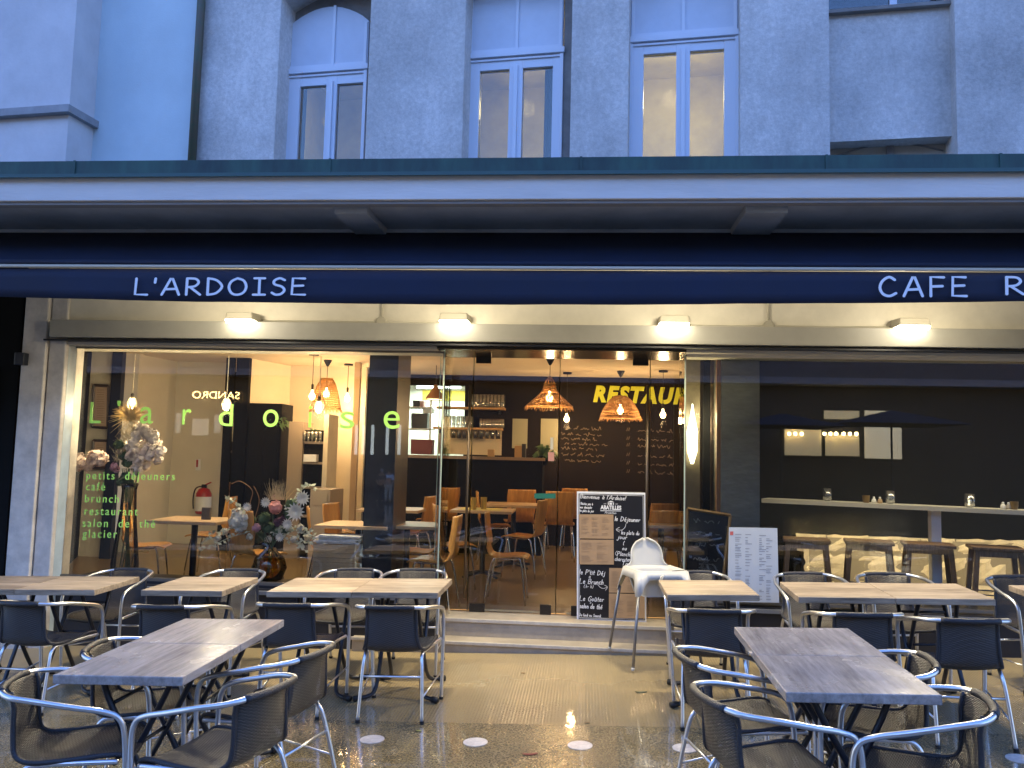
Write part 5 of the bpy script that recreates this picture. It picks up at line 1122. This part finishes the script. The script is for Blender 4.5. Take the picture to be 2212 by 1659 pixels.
cluster(bq,[(300,925),(312,930),(275,965),(283,985),(295,985),(305,935),(330,940),(345,975),(295,940),(303,948),(318,938),(330,948),(338,958),(322,965),(332,970),(310,978),(325,985),(340,990),(300,995),(312,1005),(296,1013),(288,975),(290,955)],m_pet('blush',(.86,.78,.70)),.055,64,.023,'orchid_branch')
cluster(bq,[(245,1008),(252,1014)],mv,.035,50,.016,'mauve_rose'); cluster(bq,[(268,985),(275,1000),(262,1040),(280,1045),(256,960),(272,1030)],gn,.045,40,.022,'greenery')
b2=thing('fresh_bouquet','low bouquet of white and pink flowers in a round amber glass vase','bouquet',at(582,1245,FY))
c1=at(582,1215,FY); rr=.155
MB().lathe([(.05,0),(.12,.03),(rr,.13),(.13,.22),(.06,.28),(.05,.31)],(c1.x,FY,DZ+.002),28,caps=False).build('vase',glass('amber_glass',(.80,.66,.20),boost=.05),b2,smooth=True,solid=.006)
st=MB()
for x,y in ((560,1130),(600,1120),(620,1140),(590,1110),(570,1150),(540,1140),(610,1150)): st.tube(smooth_path([(c1.x+random.uniform(-.04,.04),FY,DZ+.05),(c1.x+random.uniform(-.02,.02),FY,DZ+.30),at(x,y,FY)],4),.004,4)
st.build('stems',gn,b2)
for x,y,r_ in ((640,1105,.085),(655,1076,.07)): d=MB(); daisy(d,at(x,y,FY-.06),r_*1.15); d.build('white_dahlia',wh,b2)
cluster(b2,[(512,1110),(520,1118),(510,1124),(525,1132),(517,1138),(528,1118),(505,1128)],wh,.055,90,.021,'white_hydrangea')
for x,y,r_ in ((622,1132,.06),(575,1085,.055),(605,1160,.05),(535,1095,.05)): d=MB(); daisy(d,at(x,y,FY-.09),r_); d.build('white_dahlia',wh,b2)
cluster(b2,[(485,1148),(470,1162),(650,1140),(665,1160),(635,1165),(580,1165),(540,1160)],m_pet('ivory',(.84,.80,.68)),.032,36,.017,'ivory_blossom')
cluster(b2,[(594,1096)],pk,.062,120,.022,'pink_rose'); cluster(b2,[(592,1075)],pk,.022,24,.012,'pink_bud'); cluster(b2,[(553,1140),(548,1150)],mv,.04,70,.018,'mauve_rose'); cluster(b2,[(612,1125),(600,1128)],mat('plum_petal',(.12,.04,.08),.7),.04,50,.018,'plum_bloom')
cluster(b2,[(570,1120),(580,1140),(625,1110),(630,1090),(560,1160),(600,1150),(540,1125),(618,1140)],gn,.05,60,.03,'greenery')
eb=MB()
for P_ in ([(550,1145),(500,1160),(465,1175),(430,1190)],[(545,1130),(490,1145),(455,1155),(440,1170)],[(600,1150),(640,1160),(670,1175),(705,1178)],[(610,1140),(650,1150),(685,1160)],[(620,1100),(645,1065),(668,1048),(678,1055)],[(590,1150),(640,1175),(660,1190)],[(540,1120),(510,1085),(488,1080)],[(600,1140),(640,1140),(672,1150)]):
    sprig(eb,[at(x,y,FY-.05) for x,y in P_],9,.045)
eb.build('eucalyptus_sprigs',eu,b2)
tw_=MB()
for P_ in ([(548,1130),(540,1090),(545,1060),(520,1040),(500,1045)],[(550,1120),(560,1080),(548,1050)],[(530,1110),(500,1085),(485,1070)]): tw_.tube(smooth_path([at(x,y,FY) for x,y in P_],5),.004,5)
tw_.build('curly_twigs',mat('twig_brown',(.2,.1,.04),.7),b2)
gp=MB()
for i in range(120):
    b=at(600+random.gauss(0,8),1080,FY); a=random.gauss(-.1,.5); gp.tube([b,b+Vector((math.sin(a)*.12,0,math.cos(a)*random.uniform(.08,.2)))],[.0015,.0007],3)
gp.build('fine_grass',sw,b2)
# plants inside
def plant(px,py,Y,r,n,lab,pot=True):
    c=at(px,py,Y); t=thing('potted_plant',lab,'plant',(c.x,Y,c.z-r*1.2)); mb=MB()
    for i in range(n):
        a=random.uniform(0,2*PI); el=random.uniform(-.3,1.3); d=Vector((math.cos(a)*math.cos(el),math.sin(a)*math.cos(el),math.sin(el))); L_=r*random.uniform(.6,1.15); q=Vector((c.x,Y,c.z-r*.3)); s_=d.orthogonal().normalized()*L_*.10
        m_=q+d*L_*.6+Vector((0,0,.1*L_)); e=q+d*L_-Vector((0,0,L_*.25)); mb.add([q,m_+s_,e,m_-s_],[(0,1,2,3)])
    mb.build('foliage',gn,t)
    if pot: MB().lathe([(r*.2,-r*.9),(r*.3,-r*.35),(r*.27,-r*.33)],(c.x,Y,c.z),14).build('pot',m_dark,t)
plant(1176,975,CY+.2,.20,90,'dark leafy plant at the right end of the bar counter'); plant(597,905,10.3,.25,70,'dark palm plant beside the tall black cabinet'); plant(678,938,10.1,.16,50,'small dark plant on top of the dresser')
# ================================================================= side room: shelf, tumblers, stools
sa=onz(1645,1077,1.29); sb_=onz(2300,1107,1.29)
sh_=thing('window_bar_shelf','long white bar shelf on a white post in the dark side room','shelf',(sa.x,sa.y,ZF))
dv=(sb_-sa); dv.z=0; L_=dv.length; dv.normalize(); nv=Vector((-dv.y,dv.x,0))
def shp(px,off=.12):  # point on the shelf at pixel column
    lo,hi=0,L_
    for _ in range(30):
        m=(lo+hi)/2; q=sa+dv*m+nv*off; d=q-Vector((0,0,HC)); x=1106+F_PX*d.dot(_R)/d.dot(_F)
        if x<px: lo=m
        else: hi=m
    return sa+dv*lo+nv*off
MB().hexa([sa-Vector((0,0,.04)),sb_-Vector((0,0,.04)),sb_+nv*.3-Vector((0,0,.04)),sa+nv*.3-Vector((0,0,.04))],[sa,sb_,sb_+nv*.3,sa+nv*.3]).build('board',mat('cream_shelf',(.62,.58,.48),.4),sh_)
q=shp(2018,.15); MB().box((q.x-.045,q.y-.04,ZF),(q.x+.045,q.y+.04,q.z-.042)).build('post',m_white,sh_,bevel=.004)
for px,l in ((1787,'clear tumbler standing upside down near the left end of the window bar shelf'),(1923,'clear tumbler on the window bar shelf right of the salt and pepper'),(2095,'clear tumbler on the window bar shelf right of the white post')):
    q=shp(px); glassinst(q.x,q.y,q.z+.001,(1.25,.82),l,'tumblers on the window bar shelf','tumbler')
for px,l in ((1871,'left'),(2191,'right')):
    q=shp(px); tag(MB().lathe([(.026,0),(.032,.03),(.034,.07),(.03,.07),(.024,.01)],q+Vector((0,0,.001)),14).build('candle_jar',mat('amber_jar',(.16,.10,.03),.3)),'small amber candle jar on the window bar shelf, %s one'%l,'candle jar','candle jars on the window bar shelf')
for px,c,l in ((1888,(.75,.74,.7),'white salt cruet left of the white post'),(1901,(.5,.35,.2),'tan pepper cruet left of the white post'),(2167,(.75,.74,.7),'white salt cruet near the right edge'),(2179,(.4,.36,.3),'greyish pepper cruet near the right edge')):
    q=shp(px); t=thing('cruet',l+' on the bar shelf','cruet',q,group='salt and pepper cruets'); MB().lathe([(.02,.001),(.024,.015),(.018,.038),(.01,.045)],q,12).build('body',mat('cruet%d'%px,c,.4),t,smooth=True); MB().ball(q+Vector((0,0,.053)),.011).build('knob',m_white,t,smooth=True)
def make_stool():
    r=thing('bar_stool','x','stool',group='wooden bar stools in the side room')
    MB().box((-.21,-.17,.63),(.21,.17,.66)).build('seat',m_stoolwood,r,bevel=.006,local=True)
    ap=MB().box((-.17,-.145,.575),(.17,-.13,.6295)).build('apron',m_stoolwood,r,local=True); MB().box((-.17,.13,.575),(.17,.145,.6295)).build('apron',m_stoolwood,r,local=True)
    for sx in (-1,1):
        for sy in (-1,1):
            a=Vector((sx*.165,sy*.13,.629)); b=Vector((sx*.215,sy*.165,0)); w_=.021
            MB().hexa([b+Vector((-w_,-w_,0)),b+Vector((w_,-w_,0)),b+Vector((w_,w_,0)),b+Vector((-w_,w_,0))],[a+Vector((-w_,-w_,0)),a+Vector((w_,-w_,0)),a+Vector((w_,w_,0)),a+Vector((-w_,w_,0))]).build('leg',m_stoolwood,r,bevel=.003,local=True)
    for sy in (-1,1): MB().tube([(-.192,sy*.152,.25),(.192,sy*.152,.25)],.007,6).build('footrest',mat('blue_grey_bar',(.05,.07,.12),.4,.5),r,local=True)
    return r
s0=make_stool()
for i,(px,py,rz,l) in enumerate([(1742,1163,-12,'leftmost wooden bar stool beside the white poster'),(1876,1167,-14,'wooden bar stool second from the white poster'),(2004,1173,-14,'wooden bar stool behind the white shelf post'),(2150,1180,-14,'rightmost wooden bar stool in the side room')]):
    Y=8.15-.12*i; o=s0 if i==0 else copy_tree(s0); q=at(px,py,Y); o.location=(q.x,Y,q.z-.66); o.rotation_euler=(0,0,R_(rz)); tag(o,l)
l=bpy.data.lights.new('stone_fill_light','AREA'); l.shape='RECTANGLE'; l.energy=4.5; l.color=(1,.80,.50); l.size=3.6; l.size_y=.05; o=bpy.data.objects.new('stone_fill_light',l); COL.objects.link(o); o.location=(3.9,8.12,1.10); o.rotation_euler=(math.radians(62),0,math.radians(-8))  # added fill to brighten the stone wall, not a fitted strip
# stickers on the door
for q,c,l in (([(1189,945),(1195,945),(1195,971),(1189,971)],(.6,.62,.55),'pale sticker'),([(1184,977),(1197,977),(1197,996),(1184,996)],(.6,.3,.25),'red and white sticker'),([(1154,1066),(1200,1066),(1200,1077),(1154,1077)],(.02,.16,.11),'dark green sticker')):
    o=MB().extr(quadat(q,DY-.006),(0,.002,0)).build('door_sticker',mat('stk'+l,c,.5),bld); o['label']=l
# ================================================================= across the street (seen only as reflections in the glass)
def mir(px,py,Yv): p=at(px,py,Yv); return Vector((p.x,2*GY-Yv,p.z))
OY=2*GY-45
ob=thing('opposite_building','pale building across the square, seen reflected in the shop windows','building',(0,OY,0))
MB().box((-45,OY-8,-3),(45,OY,17)).build('facade',mat('blue_grey_facade',(.11,.11,.12),.8,var=.15,vscale=.4),ob)
MB().box((-45,OY,-3),(45,OY+.06,5.7)).build('ground_floor',mat('dark_ground_floor',(.018,.018,.016),.6),ob)
MB().box((-45,OY,5.75),(45,OY+1.2,6.1)).build('marquee',mat('marquee',(.2,.22,.26),.7),ob)
for z in (9.5,13,16.6): MB().box((-45,OY,z),(45,OY+.5,z+.35)).build('cornice',mat('cornice',(.32,.3,.27),.8),ob)
for i in range(14):
    for z in (7,10.5,14): 
        x=-38+i*5.6; MB().box((x,OY+.005,z),(x+1.5,OY+.03,z+2)).build('window',mat('dark_window',(.02,.025,.035),.1),ob)
def lit(a,b,y0,y1,m):
    A=mir(a,y1,44.8); B=mir(b,y0,44.8); MB().box((A.x,A.y-.02,A.z),(B.x,A.y+.02,B.z)).build('lit_window',m,ob)
m_l1=emis('dim_shop_light',(.85,.72,.42),.2); m_l2=emis('bright_shop_light',(1,.86,.55),.36); m_l3=emis('white_shop_light',(.85,.93,.85),.45)
lit(1695,1774,928,983,m_l1); lit(1783,1856,940,984,m_l1); lit(1868,1947,921,990,m_l2); lit(1868,1940,888,915,m_l2); lit(1780,1856,888,905,m_l1)
for a in (765,780,800,832,858): lit(a,a+9,918,982,m_l3)
vd=emis('very_dim_light',(.85,.75,.5),.10); lit(378,392,892,935,vd); lit(414,452,905,940,vd); lit(462,478,896,935,vd); lit(1480,1500,900,980,m_l1)
for px in (1705,1718,1732,1781,1794,1806,1822,1836,1850): q=mir(px,937,44.5); MB().ball(q,.10).build('string_bulb',emis('string_bulb_glow',(1,.72,.3),12),ob)
q=mir(518,862,44.6); q2=mir(416,862,44.6); sgn=MB(); vs,fs=fonttext('SANDRO',.5); x0=min(v.x for v in vs); x1=max(v.x for v in vs)
sgn.add([(q.x-(v.x-x0)/(x1-x0)*(q.x-q2.x),q.y+.05,q.z+v.y*1.15) for v in vs],fs); sgn.build('shop_sign_lettering',emis('sign_glow',(1,.85,.55),1.2),ob)
for a,b,yt,yb,l in ((1575,1800,893,920,'dark blue square parasol reflected at the left of the side window'),(1800,2050,886,916,'dark blue square parasol reflected in the middle of the side window')):
    t=mir((a+b)/2,yt,40); A=mir(a,yb,40); B=mir(b,yb,40); w_=(B.x-A.x)/2; r=thing('parasol',l,'parasol',(t.x,t.y,gz(t.x,t.y)))
    zb_=A.z; MB().add([(t.x-w_,t.y-2.4,zb_),(t.x+w_,t.y-2.4,zb_),(t.x+w_,t.y+2.4,zb_),(t.x-w_,t.y+2.4,zb_),(t.x,t.y,t.z)],[(0,1,4),(1,2,4),(2,3,4),(3,0,4)]).build('canopy',mat('parasol_canvas',(.03,.045,.08),.7),r,solid=.01); MB().tube([(t.x,t.y,gz(t.x,t.y)),(t.x,t.y,t.z)],.05,8).build('pole',m_black,r)

def person(lab,px,py_feet,pose,cols,facing):
    f=mir(px,py_feet,42); t=thing('person',lab,'person',(f.x,f.y,gz(f.x,f.y)),(0,0,facing))
    J=pose; P=[Vector(v[:3]) for v in J]; rad=[v[3] for v in J]; par=[v[4] for v in J]
    def skin(name,idx,m,gr=0):
        me=bpy.data.meshes.new(name); idm={k:i for i,k in enumerate(idx)}
        me.from_pydata([P[k] for k in idx],[(idm[par[k]],idm[k]) for k in idx if par[k] in idm],[]); o=bpy.data.objects.new(name,me); COL.objects.link(o); o.parent=t
        bm=bmesh.new(); bm.from_mesh(me); lay=bm.verts.layers.skin.verify(); bm.verts.ensure_lookup_table()
        for i,k in enumerate(idx): bm.verts[i][lay].radius=(rad[k]+gr,rad[k]+gr); bm.verts[i][lay].use_root=(i==0)
        bm.to_mesh(me); bm.free(); o.modifiers.new('k','SKIN'); sd=o.modifiers.new('s','SUBSURF'); sd.levels=1; sd.render_levels=1; me.materials.append(m); return o
    skin('body',list(range(len(J))),mat('skin_tone',(.35,.2,.13),.6))
    skin('shirt',[k for k in range(len(J)) if J[k][5]=='s'],cols[0],.018); skin('trousers',[k for k in range(len(J)) if J[k][5]=='t'],cols[1],.016)
    h=next(v for v in J if v[5]=='h'); MB().ball((h[0],h[1]+.015,h[2]+.035),.105,12,(.85,1,1.0)).build('hair',cols[2],t,smooth=True,local=True)
    for sx in (-1,1):
        a=next(v for v in J if v[5]==('fl' if sx<0 else 'fr')); MB().ball((a[0],a[1]-.04,.045),.06,10,(.8,1.9,.75)).build('shoe',m_black,t,smooth=True,local=True)
# joints: x,y,z,radius,parent,tag   (s shirt, t trousers, h head, fl/fr ankles)
def pose(lean,arm):
    y=lambda z: -lean*max(0,z-.9)
    return [(0,0,.95,.13,-1,'t'),(0,y(1.15),1.15,.125,0,'s'),(0,y(1.38),1.38,.14,1,'s'),(0,y(1.5),1.5,.055,2,'n'),(0,y(1.62)-.01,1.62,.085,3,'h'),(0,y(1.7),1.70,.07,4,'x'),
      (-.19,y(1.4),1.40,.065,2,'s'),(-.25,y(1.15)-.02,1.14,.05,6,'s'),(-.22,y(1)-arm,.98,.036,7,'x'),(-.21,y(1)-arm-.06,.90,.03,8,'x'),(.19,y(1.4),1.40,.065,2,'s'),(.25,y(1.15)-.02,1.14,.05,10,'s'),(.2,y(1)-arm,1.0,.036,11,'x'),(.17,y(1)-arm-.06,.93,.03,12,'x'),
      (-.10,0,.85,.10,0,'t'),(-.11,-.03,.48,.068,14,'t'),(-.12,.0,.12,.05,15,'t'),(-.12,0,.06,.04,16,'fl'),(.10,0,.85,.10,0,'t'),(.11,-.02,.48,.068,18,'t'),(.13,.02,.12,.05,19,'t'),(.13,.02,.06,.04,20,'fr')]
person('person in light blue shirt standing across the square, reflected on the slate pillar',840,1028,pose(0,.12),(mat('light_blue_shirt',(.45,.6,.8),.7),mat('pale_trousers',(.45,.42,.36),.8),mat('dark_hair',(.02,.015,.01),.6)),math.radians(180))
person('person in dark clothes leaning forward beside the one in light blue shirt',822,1030,pose(.35,.2),(mat('dark_coat',(.04,.045,.05),.8),mat('dark_trousers',(.03,.03,.035),.8),mat('grey_hair',(.35,.35,.35),.6)),math.radians(150))

l=bpy.data.lights.new('side_room_fill','AREA'); l.energy=9; l.color=(1,.82,.54); l.size=3.5; l.size_y=.2; l.shape='RECTANGLE'; o=bpy.data.objects.new('side_room_fill',l); COL.objects.link(o); o.location=(3.6,7.62,2.70); o.rotation_euler=(math.radians(12),0,0)  # added fill for shelf front, post and stools; no fitting behind it
for px,py,c,l_ in [(905,1580,(.25,.24,.05),'tiny yellow leaf bit on the wet paving near the floor marker'),(1268,1562,(.2,.12,.05),'small brown leaf bit on the paving between two floor markers'),(1130,1455,(.28,.16,.05),'small orange leaf bit lying on the ribbed paving')]:
    p=atg(px,py); pts=[(p.x+.018*math.cos(2*PI*k/8),p.y+.010*math.sin(2*PI*k/8),p.z+.004) for k in range(8)]
    tag(MB().extr(pts,(0,0,.002)).build('fallen_leaf',mat('leaf%d'%px,c,.5)),l_,'leaf')
